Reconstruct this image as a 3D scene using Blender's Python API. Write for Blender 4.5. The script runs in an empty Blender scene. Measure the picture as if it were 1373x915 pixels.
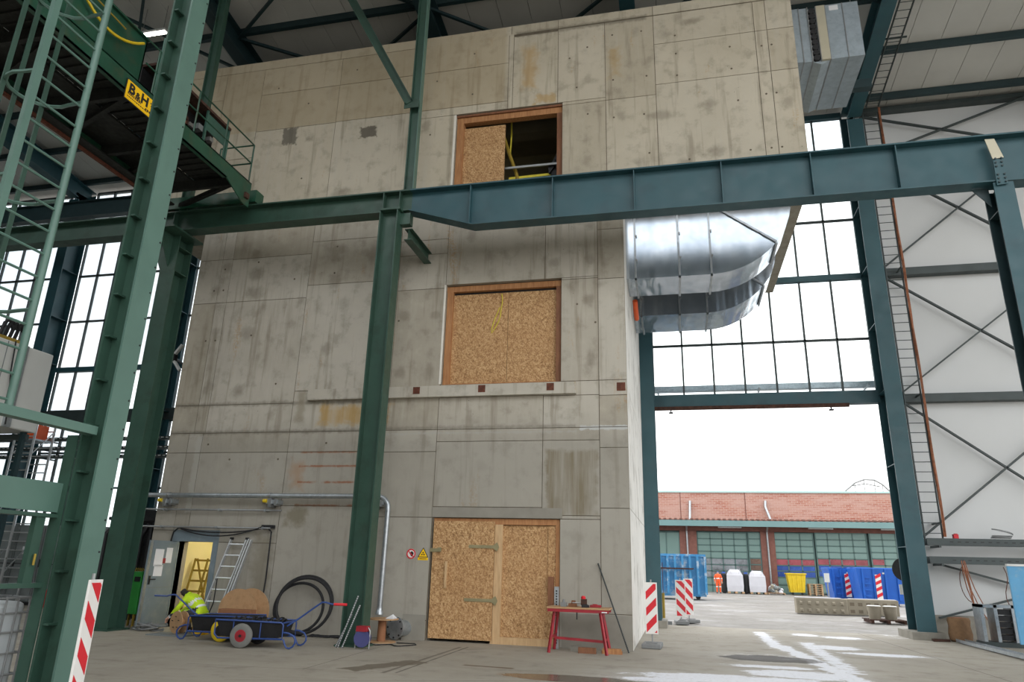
import bpy, bmesh, math, random
from mathutils import Vector, Matrix
random.seed(7)
SC = bpy.context.scene
COL = SC.collection

# ------------------------------------------------------------------ camera
W_, H_ = 1373, 915
PITCH, YAW, ROLL, FPX = math.radians(17.745), math.radians(-13.239), math.radians(1.6025), 943.6
EYE = Vector((0, 0, 1.65))
_f = Vector((math.sin(YAW)*math.cos(PITCH), math.cos(YAW)*math.cos(PITCH), math.sin(PITCH)))
_r0 = Vector((math.cos(YAW), -math.sin(YAW), 0)); _u0 = _r0.cross(_f)
_r = math.cos(ROLL)*_r0 + math.sin(ROLL)*_u0
_u = -math.sin(ROLL)*_r0 + math.cos(ROLL)*_u0
cam = bpy.data.cameras.new('camera'); camo = bpy.data.objects.new('camera', cam); COL.objects.link(camo)
cam.sensor_fit = 'HORIZONTAL'; cam.sensor_width = 36; cam.lens = FPX/W_*36; cam.clip_end = 2000; cam.clip_start = 0.05
m = Matrix.Identity(4)
for i in range(3):
    m[i][0] = _r[i]; m[i][1] = _u[i]; m[i][2] = -_f[i]; m[i][3] = EYE[i]
camo.matrix_world = m
SC.camera = camo

def ray(x, y):
    return (x-W_/2)/FPX*_r - (y-H_/2)/FPX*_u + _f
def PY(x, y, Y):                       # point of the plane y = Y seen at a pixel
    d = ray(x, y); return EYE + d*(Y/d.y)
def PX(x, y, X):
    d = ray(x, y); return EYE + d*(X/d.x)
def PZ(x, y, Z=0.0):
    d = ray(x, y); return EYE + d*((Z-EYE.z)/d.z)

# ------------------------------------------------------------------ sky and exposure
SC.view_settings.view_transform = 'Standard'; SC.view_settings.look = 'None'
SC.view_settings.gamma = 1.0; SC.view_settings.use_curve_mapping = False
SC.view_settings.exposure = 0.56
wd = bpy.data.worlds.new('overcast'); SC.world = wd; wd.use_nodes = True
wn = wd.node_tree.nodes; wl = wd.node_tree.links
bg = wn['Background']
tc = wn.new('ShaderNodeTexCoord'); mp = wn.new('ShaderNodeMapping'); mp.inputs['Scale'].default_value = (1, 1, 2.6)
nz = wn.new('ShaderNodeTexNoise'); nz.inputs['Scale'].default_value = 2.2; nz.inputs['Detail'].default_value = 5
rp = wn.new('ShaderNodeValToRGB')
rp.color_ramp.elements[0].position = 0.35; rp.color_ramp.elements[0].color = (0.82, 0.88, 0.95, 1)
rp.color_ramp.elements[1].position = 0.58; rp.color_ramp.elements[1].color = (1.0, 0.98, 0.95, 1)
wl.new(tc.outputs['Generated'], mp.inputs[0]); wl.new(mp.outputs[0], nz.inputs['Vector'])
wl.new(nz.outputs[0], rp.inputs[0]); wl.new(rp.outputs[0], bg.inputs[0])
bg.inputs[1].default_value = 1.9

# ------------------------------------------------------------------ node helpers
def S(r, g, b):
    f = lambda c: (c/255/12.92 if c/255 <= 0.04045 else ((c/255+0.055)/1.055)**2.4)
    return (f(r), f(g), f(b), 1.0)

class NT:
    def __init__(s, name):
        s.m = bpy.data.materials.new(name); s.m.use_nodes = True
        s.t = s.m.node_tree; s.b = s.t.nodes['Principled BSDF']; s.out = s.t.nodes['Material Output']
        s._pos = None; s._sep = None
    def node(s, ty, **k):
        n = s.t.nodes.new(ty)
        for a, v in k.items(): setattr(n, a, v)
        return n
    def put(s, sock, v):
        if v is None: return
        if hasattr(v, 'is_linked') or isinstance(v, bpy.types.NodeSocket): s.t.links.new(v, sock)
        else: sock.default_value = v
    def pos(s):
        if s._pos is None: s._pos = s.node('ShaderNodeNewGeometry').outputs['Position']
        return s._pos
    def obj(s): return s.node('ShaderNodeTexCoord').outputs['Object']
    def xyz(s):
        if s._sep is None:
            n = s.node('ShaderNodeSeparateXYZ'); s.put(n.inputs[0], s.pos()); s._sep = n.outputs
        return s._sep
    def math(s, op, a, b=None, c=None, clamp=False):
        n = s.node('ShaderNodeMath', operation=op, use_clamp=clamp)
        s.put(n.inputs[0], a); s.put(n.inputs[1], b)
        if c is not None: s.put(n.inputs[2], c)
        return n.outputs[0]
    def vmath(s, op, a, b=None):
        n = s.node('ShaderNodeVectorMath', operation=op); s.put(n.inputs[0], a); s.put(n.inputs[1], b)
        return n.outputs['Value'] if op in ('LENGTH', 'DISTANCE', 'DOT_PRODUCT') else n.outputs[0]
    def noise(s, scale, detail=4, rough=0.55, vec=None, stretch=None, rot=None, dist=0):
        v = vec if vec is not None else s.pos()
        if stretch or rot:
            mpn = s.node('ShaderNodeMapping'); s.put(mpn.inputs[0], v)
            if stretch: mpn.inputs['Scale'].default_value = stretch
            if rot: mpn.inputs['Rotation'].default_value = rot
            v = mpn.outputs[0]
        n = s.node('ShaderNodeTexNoise'); s.put(n.inputs['Vector'], v)
        n.inputs['Scale'].default_value = scale; n.inputs['Detail'].default_value = detail
        n.inputs['Roughness'].default_value = rough; n.inputs['Distortion'].default_value = dist
        return n.outputs[0]
    def voro(s, scale, vec=None, stretch=None, rot=None, feature='F1', rnd=1.0, out='Distance'):
        v = vec if vec is not None else s.pos()
        if stretch or rot:
            mpn = s.node('ShaderNodeMapping'); s.put(mpn.inputs[0], v)
            if stretch: mpn.inputs['Scale'].default_value = stretch
            if rot: mpn.inputs['Rotation'].default_value = rot
            v = mpn.outputs[0]
        n = s.node('ShaderNodeTexVoronoi', feature=feature); s.put(n.inputs['Vector'], v)
        n.inputs['Scale'].default_value = scale; n.inputs['Randomness'].default_value = rnd
        return n.outputs[out]
    def mr(s, v, a, b, c=0.0, d=1.0, smooth=False):
        n = s.node('ShaderNodeMapRange')
        if smooth: n.interpolation_type = 'SMOOTHSTEP'
        s.put(n.inputs[0], v)
        for i, q in enumerate((a, b, c, d)): s.put(n.inputs[i+1], q)
        return n.outputs[0]
    def mix(s, f, a, b, mode='MIX'):
        n = s.node('ShaderNodeMix', data_type='RGBA', blend_type=mode)
        s.put(n.inputs[0], f); s.put(n.inputs[6], a); s.put(n.inputs[7], b)
        return n.outputs[2]
    def ramp(s, f, stops):
        n = s.node('ShaderNodeValToRGB'); e = n.color_ramp.elements
        while len(e) < len(stops): e.new(0.5)
        for i, (p, c) in enumerate(stops): e[i].position = p; e[i].color = c
        s.put(n.inputs[0], f); return n.outputs[0]
    def rect(s, x0, x1, z0, z1, soft=0.05, warp=None, ax='xz'):
        o = s.xyz(); A = o[0]; B = o[2] if ax == 'xz' else o[1]
        dx = s.math('SUBTRACT', s.math('ABSOLUTE', s.math('SUBTRACT', A, (x0+x1)/2)), abs(x1-x0)/2)
        dz = s.math('SUBTRACT', s.math('ABSOLUTE', s.math('SUBTRACT', B, (z0+z1)/2)), abs(z1-z0)/2)
        d = s.math('MAXIMUM', dx, dz)
        if warp is not None: d = s.math('ADD', d, warp)
        return s.mr(d, 0.0, -soft, 0.0, 1.0, True)
    def ell(s, c, rr, soft=0.5, warp=None):          # c, rr: 3-vectors, rr 0 ignores that axis
        inv = tuple(1/q if q else 0.0 for q in rr)
        d = s.vmath('LENGTH', s.vmath('MULTIPLY', s.vmath('SUBTRACT', s.pos(), c), inv))
        if warp is not None: d = s.math('ADD', d, warp)
        return s.mr(d, 1.0, 1.0-soft, 0.0, 1.0, True)
    def bump(s, h, strength=0.3, dist=0.02):
        n = s.node('ShaderNodeBump'); n.inputs['Strength'].default_value = strength
        n.inputs['Distance'].default_value = dist; s.put(n.inputs['Height'], h)
        s.put(s.b.inputs['Normal'], n.outputs[0])
    def fin(s, col=None, rough=None, metal=None):
        s.put(s.b.inputs['Base Color'], col); s.put(s.b.inputs['Roughness'], rough); s.put(s.b.inputs['Metallic'], metal)
        return s.m

MAT = {}
def M(name, c, rough=0.6, metal=0.0, var=0.18, scale=4.0, bump=0.0, dirt=None, dirt_amt=0.0, dirt_scale=3.0, obj=False):
    """simple painted / plain surface: base colour with mottling, optional dirt and fine relief"""
    if name in MAT: return MAT[name]
    n = NT(name); v = n.obj() if obj else None
    a = n.noise(scale, 4, vec=v)
    k = n.mr(a, 0.3, 0.7, 1-var, 1+var)
    col = n.mix(1.0, c, n.ramp(k, [(0, (0, 0, 0, 1)), (1, (1, 1, 1, 1))]), 'MULTIPLY') if False else None
    lo = tuple(max(0, q*(1-var)) for q in c[:3])+(1,); hi = tuple(min(1, q*(1+var)) for q in c[:3])+(1,)
    col = n.ramp(a, [(0.32, lo), (0.68, hi)])
    if dirt is not None:
        dm = n.math('MULTIPLY', n.mr(n.noise(dirt_scale, 6, 0.65, vec=v), 0.5, 0.68, 0, 1, True), dirt_amt)
        col = n.mix(dm, col, dirt)
    r = n.mr(n.noise(scale*2.3, 3, vec=v), 0.3, 0.7, max(0, rough-0.08), min(1, rough+0.08))
    if bump: n.bump(n.noise(scale*9, 3, vec=v), bump, 0.01)
    MAT[name] = n.fin(col, r, metal); return MAT[name]
def EMIT(name, c, strength):
    n = NT(name); n.put(n.b.inputs['Base Color'], c); n.put(n.b.inputs['Emission Color'], c)
    n.b.inputs['Emission Strength'].default_value = strength; MAT[name] = n.m; return n.m

# ------------------------------------------------------------------ mesh helpers
class MB:
    def __init__(s): s.v = []; s.f = []
    def add(s, vs, fs):
        o = len(s.v); s.v += [Vector(q) for q in vs]; s.f += [tuple(i+o for i in q) for q in fs]; return s
    def box(s, a, b):
        x0, y0, z0 = a; x1, y1, z1 = b
        if x0 > x1: x0, x1 = x1, x0
        if y0 > y1: y0, y1 = y1, y0
        if z0 > z1: z0, z1 = z1, z0
        return s.add([(x0, y0, z0), (x1, y0, z0), (x1, y1, z0), (x0, y1, z0), (x0, y0, z1), (x1, y0, z1), (x1, y1, z1), (x0, y1, z1)],
              [(0, 3, 2, 1), (4, 5, 6, 7), (0, 1, 5, 4), (1, 2, 6, 5), (2, 3, 7, 6), (3, 0, 4, 7)])
    def obox(s, c, ax, ay, az, hx, hy, hz):
        c = Vector(c); ax = Vector(ax)*hx; ay = Vector(ay)*hy; az = Vector(az)*hz
        vs = [c+sx*ax+sy*ay+sz*az for sz in (-1, 1) for sx, sy in ((-1, -1), (1, -1), (1, 1), (-1, 1))]
        return s.add(vs, [(0, 3, 2, 1), (4, 5, 6, 7), (0, 1, 5, 4), (1, 2, 6, 5), (2, 3, 7, 6), (3, 0, 4, 7)])
    def bar(s, p, q, w, h, up=(0, 0, 1)):
        p = Vector(p); q = Vector(q); d = (q-p); L = d.length; d.normalize()
        up = Vector(up)
        if abs(d.dot(up)) > 0.99: up = Vector((0, 1, 0))
        sd = d.cross(up).normalized(); u2 = sd.cross(d)
        return s.obox((p+q)/2, sd, d, u2, w/2, L/2, h/2)
    def tube(s, pts, r, n=8, closed=False, cap=True):
        pts = [Vector(p) for p in pts]; N = len(pts)
        if N < 2: return s
        rs = r if isinstance(r, (list, tuple)) else [r]*N
        t0 = (pts[1]-pts[0]).normalized()
        a = Vector((0, 0, 1)) if abs(t0.z) < 0.9 else Vector((1, 0, 0))
        nrm = t0.cross(a).normalized(); vs = []
        for i in range(N):
            if closed: t = (pts[(i+1) % N]-pts[i-1])
            elif i == 0: t = pts[1]-pts[0]
            elif i == N-1: t = pts[-1]-pts[-2]
            else: t = (pts[i+1]-pts[i]).normalized()+(pts[i]-pts[i-1]).normalized()
            if t.length < 1e-9: t = pts[i]-pts[i-1]
            t.normalize()
            nrm = (nrm - t*nrm.dot(t))
            if nrm.length < 1e-6: nrm = t.orthogonal()
            nrm.normalize(); bn = t.cross(nrm)
            for k in range(n):
                an = 2*math.pi*k/n
                vs.append(pts[i]+(nrm*math.cos(an)+bn*math.sin(an))*rs[i])
        fs = []
        for i in range(N if closed else N-1):
            j = (i+1) % N
            for k in range(n):
                k2 = (k+1) % n
                fs.append((i*n+k, i*n+k2, j*n+k2, j*n+k))
        if cap and not closed:
            fs.append(tuple(range(n-1, -1, -1))); fs.append(tuple((N-1)*n+k for k in range(n)))
        return s.add(vs, fs)
    def cyl(s, p, q, r, n=16, r2=None): return s.tube([p, q], [r, r if r2 is None else r2], n)
    def lathe(s, c, axis, prof, n=24):
        """prof: list of (radius, offset along axis)"""
        c = Vector(c); ax = Vector(axis).normalized(); e = ax.orthogonal().normalized(); g = ax.cross(e)
        vs = []; fs = []; P = len(prof)
        for k in range(n):
            an = 2*math.pi*k/n; d = e*math.cos(an)+g*math.sin(an)
            vs += [c+ax*h+d*rr for rr, h in prof]
        for k in range(n):
            k2 = (k+1) % n
            for i in range(P-1): fs.append((k*P+i, k2*P+i, k2*P+i+1, k*P+i+1))
        fs.append(tuple(k*P for k in range(n-1, -1, -1))); fs.append(tuple(k*P+P-1 for k in range(n)))
        return s.add(vs, fs)
    def prism(s, poly, d):
        """poly: 3-D points of a planar outline, extruded by vector d"""
        poly = [Vector(p) for p in poly]; d = Vector(d); n = len(poly)
        nr = Vector((0, 0, 0))
        for i in range(n): nr += poly[i].cross(poly[(i+1) % n])
        if nr.dot(d) > 0: poly = poly[::-1]
        vs = poly+[p+d for p in poly]
        fs = [tuple(range(n)), tuple(range(2*n-1, n-1, -1))]
        for i in range(n): j = (i+1) % n; fs.append((i, i+n, j+n, j))
        return s.add(vs, fs)
    def build(s, name, mat, parent=None, smooth=False, base=None, bevel=0.0):
        me = bpy.data.meshes.new(name)
        if parent is not None: off = WLOC[parent.name]
        elif base is not None: off = Vector(base)
        else:
            xs = [q.x for q in s.v]; ys = [q.y for q in s.v]; zs = [q.z for q in s.v]
            off = Vector(((min(xs)+max(xs))/2, (min(ys)+max(ys))/2, min(zs)))
        me.from_pydata([q-off for q in s.v], [], s.f); me.update()
        me.materials.append(MAT[mat] if isinstance(mat, str) else mat)
        if smooth:
            for p in me.polygons: p.use_smooth = True
        o = bpy.data.objects.new(name, me); COL.objects.link(o)
        if parent is not None: o.parent = parent; WLOC[o.name] = off
        else: o.location = off; WLOC[o.name] = off
        if smooth:
            try: me.set_sharp_from_angle(angle=math.radians(38))
            except Exception: pass
        if bevel:
            bv = o.modifiers.new('bevel', 'BEVEL'); bv.width = bevel; bv.segments = 2; bv.limit_method = 'ANGLE'
        return o
WLOC = {}
def thing(name, label, cat, loc, group=None, kind=None):
    o = bpy.data.objects.new(name, None); COL.objects.link(o); o.location = loc; o.empty_display_size = 0.2
    WLOC[o.name] = Vector(loc); return tag(o, label, cat, group, kind)
def tag(o, label, cat, group=None, kind=None):
    o['label'] = label; o['category'] = cat
    if group: o['group'] = group
    if kind: o['kind'] = kind
    return o
# shared unit cube per material, for alike pieces
_cube = {}
def piece(name, a, b, mat, parent):
    key = mat
    if key not in _cube:
        me = bpy.data.meshes.new('piece_'+mat)
        mb = MB().box((-.5, -.5, -.5), (.5, .5, .5)); me.from_pydata(mb.v, [], mb.f); me.update(); me.materials.append(MAT[mat]); _cube[key] = me
    o = bpy.data.objects.new(name, _cube[key]); COL.objects.link(o); o.parent = parent
    a = Vector(a); b = Vector(b); c = (a+b)/2
    o.location = c-WLOC[parent.name]; o.scale = [max(1e-4, abs(b[i]-a[i])) for i in range(3)]
    WLOC[o.name] = Vector(c)
    return o
def share(o, name, parent, loc, rot=(0, 0, 0)):
    """copy of a piece that shares its mesh, placed at a world position"""
    c = o.copy(); c.name = name; COL.objects.link(c); c.parent = parent; c.location = Vector(loc)-WLOC[parent.name]; c.rotation_euler = rot
    return c
def text_part(name, body, size, origin, xdir, ydir, mat, parent, depth=0.003, align='LEFT', sx=1.0):
    cu = bpy.data.curves.new(name, 'FONT'); cu.body = body; cu.size = size; cu.extrude = depth; cu.align_x = align; cu.resolution_u = 3; cu.offset = size*.035
    t = bpy.data.objects.new(name, cu); COL.objects.link(t)
    bpy.context.view_layer.update()
    me = bpy.data.meshes.new_from_object(t.evaluated_get(bpy.context.evaluated_depsgraph_get()))
    bpy.data.objects.remove(t); bpy.data.curves.remove(cu)
    x = Vector(xdir).normalized()*sx; y = Vector(ydir).normalized(); z = x.cross(y).normalized()
    mt = Matrix((x, y, z)).transposed().to_4x4(); mt.translation = Vector(origin)-WLOC[parent.name]
    me.transform(mt); me.materials.clear(); me.materials.append(MAT[mat])
    o = bpy.data.objects.new(name, me); COL.objects.link(o); o.parent = parent; WLOC[o.name] = WLOC[parent.name]
    return o
def ibeam(parent, p, q, wdir, depth, bf, tf, tw, mat, names=('flange', 'web'), ddir=None):
    """I-section from p to q (axis of the section); wdir: direction of the flange width"""
    p = Vector(p); q = Vector(q); d = (q-p).normalized(); w = Vector(wdir); w = (w-d*w.dot(d)).normalized(); h = d.cross(w).normalized()
    L = (q-p).length/2; c = (p+q)/2
    for sg in (-1, 1): MB().obox(c+h*sg*(depth-tf)/2, w, d, h, bf/2, L, tf/2).build(names[0], mat, parent)
    return MB().obox(c, w, d, h, tw/2, L, (depth-2*tf)/2).build(names[1], mat, parent)
def arc(c, r, a0, a1, n, e1, e2):
    c = Vector(c); e1 = Vector(e1); e2 = Vector(e2)
    return [c+e1*r*math.cos(a0+(a1-a0)*i/n)+e2*r*math.sin(a0+(a1-a0)*i/n) for i in range(n+1)]
# ------------------------------------------------------------------ materials
GREEN = S(48, 76, 64); TEAL = S(42, 80, 88)
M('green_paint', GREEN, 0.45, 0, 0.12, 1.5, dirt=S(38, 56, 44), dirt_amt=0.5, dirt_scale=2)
M('green_pale_lit', S(82, 112, 101), 0.45, 0, 0.06, 1.2, dirt=S(66, 94, 84), dirt_amt=0.3, dirt_scale=1.5)  # paler green; on column flanges it stands for the side facing the light
M('crane_green', S(30, 74, 56), 0.4, 0, 0.18, 1.6, dirt=S(70, 72, 50), dirt_amt=0.45, dirt_scale=2.5)
M('teal_paint', TEAL, 0.5, 0, 0.08, 1.2, dirt=S(38, 64, 72), dirt_amt=0.4, dirt_scale=1.3)
M('teal_dark', S(34, 56, 60), 0.5, 0, 0.12, 1.2)
M('frame_grey', S(56, 66, 66), 0.5, 0, 0.12, 2)
M('white_clad', S(206, 208, 208), 0.5, 0, 0.03, 0.35)
M('roof_white', S(196, 196, 192), 0.55, 0, 0.06, 0.6)
M('galv', S(176, 182, 186), 0.38, 0.75, 0.12, 7, dirt=S(140, 146, 150), dirt_amt=0.5, dirt_scale=16)
M('alu', S(205, 208, 210), 0.34, 0.8, 0.06, 5)
M('steel_rod', S(150, 152, 152), 0.4, 0.6, 0.1, 5)
M('rust', S(94, 52, 36), 0.85, 0, 0.35, 12)
M('rust_dark', S(70, 46, 36), 0.9, 0, 0.35, 9)
M('black', S(26, 26, 28), 0.6, 0, 0.25, 5)
M('rubber', S(34, 34, 36), 0.75, 0, 0.2, 6, bump=0.2)
M('tyre_grey', S(112, 112, 108), 0.85, 0, 0.1, 8)
M('red_paint', S(150, 30, 42), 0.5, 0, 0.15, 6, dirt=S(90, 40, 40), dirt_amt=0.5, dirt_scale=8)
M('red_bright', S(206, 30, 44), 0.5, 0, 0.06, 3)
M('sign_white', S(226, 224, 220), 0.5, 0, 0.03, 3)
M('sign_yellow', S(250, 200, 10), 0.5, 0, 0.05, 3)
M('yellow', S(214, 184, 30), 0.5, 0, 0.08, 4)
M('yellow_dull', S(150, 126, 40), 0.6, 0, 0.12, 6)
M('orange', S(224, 92, 40), 0.55, 0, 0.1, 5)
M('cable_orange', S(150, 94, 64), 0.7, 0, 0.3, 9)
M('blue_tube', S(40, 68, 128), 0.4, 0, 0.1, 5)
M('blue_light', S(66, 140, 190), 0.5, 0, 0.1, 0.8, dirt=S(200, 205, 205), dirt_amt=0.75, dirt_scale=1.6)
M('blue_skip', S(24, 92, 184), 0.45, 0, 0.1, 0.8, dirt=S(30, 80, 150), dirt_amt=0.5, dirt_scale=1.2)
M('blue_panel', S(86, 150, 190), 0.55, 0, 0.08, 2, dirt=S(140, 165, 180), dirt_amt=0.4, dirt_scale=6)
M('green_bright', S(50, 150, 62), 0.45, 0, 0.06, 3)
M('door_grey', S(120, 134, 142), 0.45, 0.15, 0.06, 2, dirt=S(150, 158, 160), dirt_amt=0.3, dirt_scale=4)
M('cab_grey', S(120, 126, 126), 0.5, 0, 0.06, 2)
M('paper', S(224, 224, 226), 0.8, 0, 0.02, 2)
M('board_tan', S(176, 140, 102), 0.8, 0, 0.16, 5, dirt=S(140, 105, 72), dirt_amt=0.5, dirt_scale=5)
M('cardboard', S(170, 130, 92), 0.85, 0, 0.1, 6)
M('cardboard_dark', S(140, 96, 66), 0.85, 0, 0.1, 6)
M('sack', S(134, 104, 76), 0.9, 0, 0.15, 9)
M('hivis', S(190, 222, 30), 0.7, 0, 0.1, 8)
M('reflective', S(222, 226, 226), 0.5, 0, 0.04, 8)
M('trousers', S(52, 54, 60), 0.85, 0, 0.15, 10)
M('skin', S(196, 150, 126), 0.6, 0, 0.06, 10)
M('hair', S(34, 28, 26), 0.8, 0, 0.2, 30)
M('hivis_orange', S(232, 92, 40), 0.7, 0, 0.1, 8)
M('helmet_blue', S(60, 96, 170), 0.4, 0, 0.05, 8)
M('plastic_white', S(206, 208, 206), 0.5, 0, 0.05, 3)
M('bag_white', S(196, 196, 202), 0.8, 0, 0.05, 2, bump=0.4)
M('ibc_plastic', S(170, 176, 178), 0.35, 0, 0.08, 1.5)
M('machine_white', S(204, 206, 202), 0.5, 0, 0.03, 1)
M('room_yellow', S(238, 228, 182), 0.8, 0, 0.05, 1)
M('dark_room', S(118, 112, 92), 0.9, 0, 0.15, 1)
M('rope_yellow', S(210, 196, 60), 0.7, 0, 0.1, 10)
M('brick_dark', S(118, 78, 68), 0.85, 0, 0.15, 3)
M('fascia_green', S(108, 140, 140), 0.5, 0, 0.05, 0.6)
M('door_green', S(108, 134, 128), 0.4, 0, 0.05, 0.4)
M('door_bar', S(78, 104, 100), 0.5, 0, 0.06, 1)
M('pane_blue', S(46, 78, 150), 0.25, 0, 0.25, 0.8)
M('pane_red', S(140, 66, 74), 0.3, 0, 0.3, 0.9)
M('pane_mixed', S(120, 124, 128), 0.3, 0, 0.5, 1.3)
M('pane_brown', S(108, 84, 72), 0.3, 0, 0.3, 1.2)
M('pale_coping', S(176, 208, 204), 0.5, 0, 0.03, 0.5)
M('tile_edge', S(120, 84, 74), 0.8, 0, 0.2, 2)
M('concrete_block', S(152, 144, 128), 0.9, 0, 0.12, 2, bump=0.3)
M('concrete_dark', S(118, 108, 94), 0.9, 0, 0.15, 2)
M('plinth_conc', S(142, 138, 128), 0.9, 0, 0.15, 3, bump=0.3)
M('cement_patch', S(140, 136, 126), 0.9, 0, 0.08, 3)
M('grating_dark', S(38, 40, 38), 0.7, 0.3, 0.3, 6)
M('green_cabinet', S(60, 96, 84), 0.5, 0, 0.1, 3)
M('beige_strip', S(188, 182, 160), 0.5, 0.2, 0.04, 3)
M('pallet_wood', S(170, 140, 108), 0.85, 0, 0.18, 3)
M('grey_plastic', S(120, 122, 122), 0.7, 0, 0.1, 4)
M('sleeve_blue', S(60, 62, 110), 0.5, 0, 0.1, 5)
M('joint_dark', S(100, 91, 77), 0.95, 0, 0.2, 6)
M('mortar_white', S(224, 220, 210), 0.9, 0, 0.06, 4)
EMIT('lamp_tube', (1.0, 0.9, 0.62, 1), 30.0)
EMIT('lamp_warm', (1.0, 0.92, 0.68, 1), 45.0)
M('sheet_zinc', S(160, 172, 180), 0.42, 0.35, 0.1, 5, dirt=S(140, 152, 160), dirt_amt=0.4, dirt_scale=9)
M('zinc_strap', S(150, 142, 108), 0.5, 0.4, 0.12, 6)
M('whitewash', S(214, 212, 206), 0.85, 0, 0.06, 1.2, bump=0.3, dirt=S(150, 146, 136), dirt_amt=0.7, dirt_scale=1.1)
EMIT('lamp_high', (1.0, 0.97, 0.85, 1), 14.0)

# galvanised duct sheet with soft oil-canning
n = NT('duct'); a = n.noise(1.0, 1, stretch=(3.4, 1, 0.12)); b = n.noise(2, 2)
n.bump(n.math('ADD', n.math('MULTIPLY', a, 1.0), n.math('MULTIPLY', b, 0.02)), 0.4, 0.10)
MAT['duct'] = n.fin(n.ramp(b, [(0.3, S(178, 188, 198)), (0.7, S(204, 212, 220))]), 0.24, 0.9)

# clear glass pane
n = NT('glass')
tr = n.node('ShaderNodeBsdfTransparent'); tr.inputs[0].default_value = (0.93, 0.96, 0.97, 1)
gl = n.node('ShaderNodeBsdfGlossy'); gl.inputs['Roughness'].default_value = 0.04
fr = n.node('ShaderNodeFresnel'); fr.inputs[0].default_value = 1.45
ms = n.node('ShaderNodeMixShader'); n.put(ms.inputs[0], n.math('MULTIPLY', fr.outputs[0], 0.6)); n.put(ms.inputs[1], tr.outputs[0]); n.put(ms.inputs[2], gl.outputs[0])
n.put(n.out.inputs[0], ms.outputs[0]); MAT['glass'] = n.m

# oriented strand board
n = NT('osb')
cells = []
for i, an in enumerate((0.3, 1.3, 2.4)):
    c = n.voro(26, stretch=(1, 1, 0.34) if False else None, rot=(0, an, 0), out='Color') if False else None
def flake(an, sc):
    mpn = n.node('ShaderNodeMapping'); n.put(mpn.inputs[0], n.pos()); mpn.inputs['Rotation'].default_value = (0, an, 0)
    m2 = n.node('ShaderNodeMapping'); n.put(m2.inputs[0], mpn.outputs[0]); m2.inputs['Scale'].default_value = (1.0, 1.0, 0.28)
    v = n.node('ShaderNodeTexVoronoi'); n.put(v.inputs['Vector'], m2.outputs[0]); v.inputs['Scale'].default_value = sc
    sp = n.node('ShaderNodeSeparateColor'); n.put(sp.inputs[0], v.outputs['Color']); return sp.outputs[0]
f1 = flake(0.5, 62); f2 = flake(1.7, 74); f3 = flake(2.7, 52)
sel = n.noise(17, 2)
fm = n.math('ADD', n.math('MULTIPLY', f1, 0.4), n.math('ADD', n.math('MULTIPLY', f2, 0.35), n.math('MULTIPLY', f3, 0.25)))
col = n.ramp(fm, [(0.2, S(128, 92, 56)), (0.4, S(168, 128, 84)), (0.55, S(184, 144, 98)), (0.75, S(208, 174, 128))])
big = n.mr(n.noise(0.9, 3), 0.3, 0.7, 0.0, 0.35)
col = n.mix(big, col, S(168, 124, 80))
n.bump(fm, 0.25, 0.01)
MAT['osb'] = n.fin(col, 0.75)

# sawn pine
def pine(name, c0, c1):
    n = NT(name); g = n.noise(3.0, 5, 0.6, stretch=(7, 7, 0.9)); k = n.voro(1.6, stretch=(1, 1, 0.6)); 
    col = n.ramp(g, [(0.3, c0), (0.7, c1)]); col = n.mix(n.mr(k, 0.035, 0.0, 0, 0.7), col, S(92, 58, 34))
    MAT[name] = n.fin(col, 0.7)
pine('pine', S(150, 100, 60), S(182, 132, 86))
pine('pine_dark', S(110, 70, 46), S(138, 92, 62))
pine('pine_pale', S(184, 150, 108), S(206, 174, 132))

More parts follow.
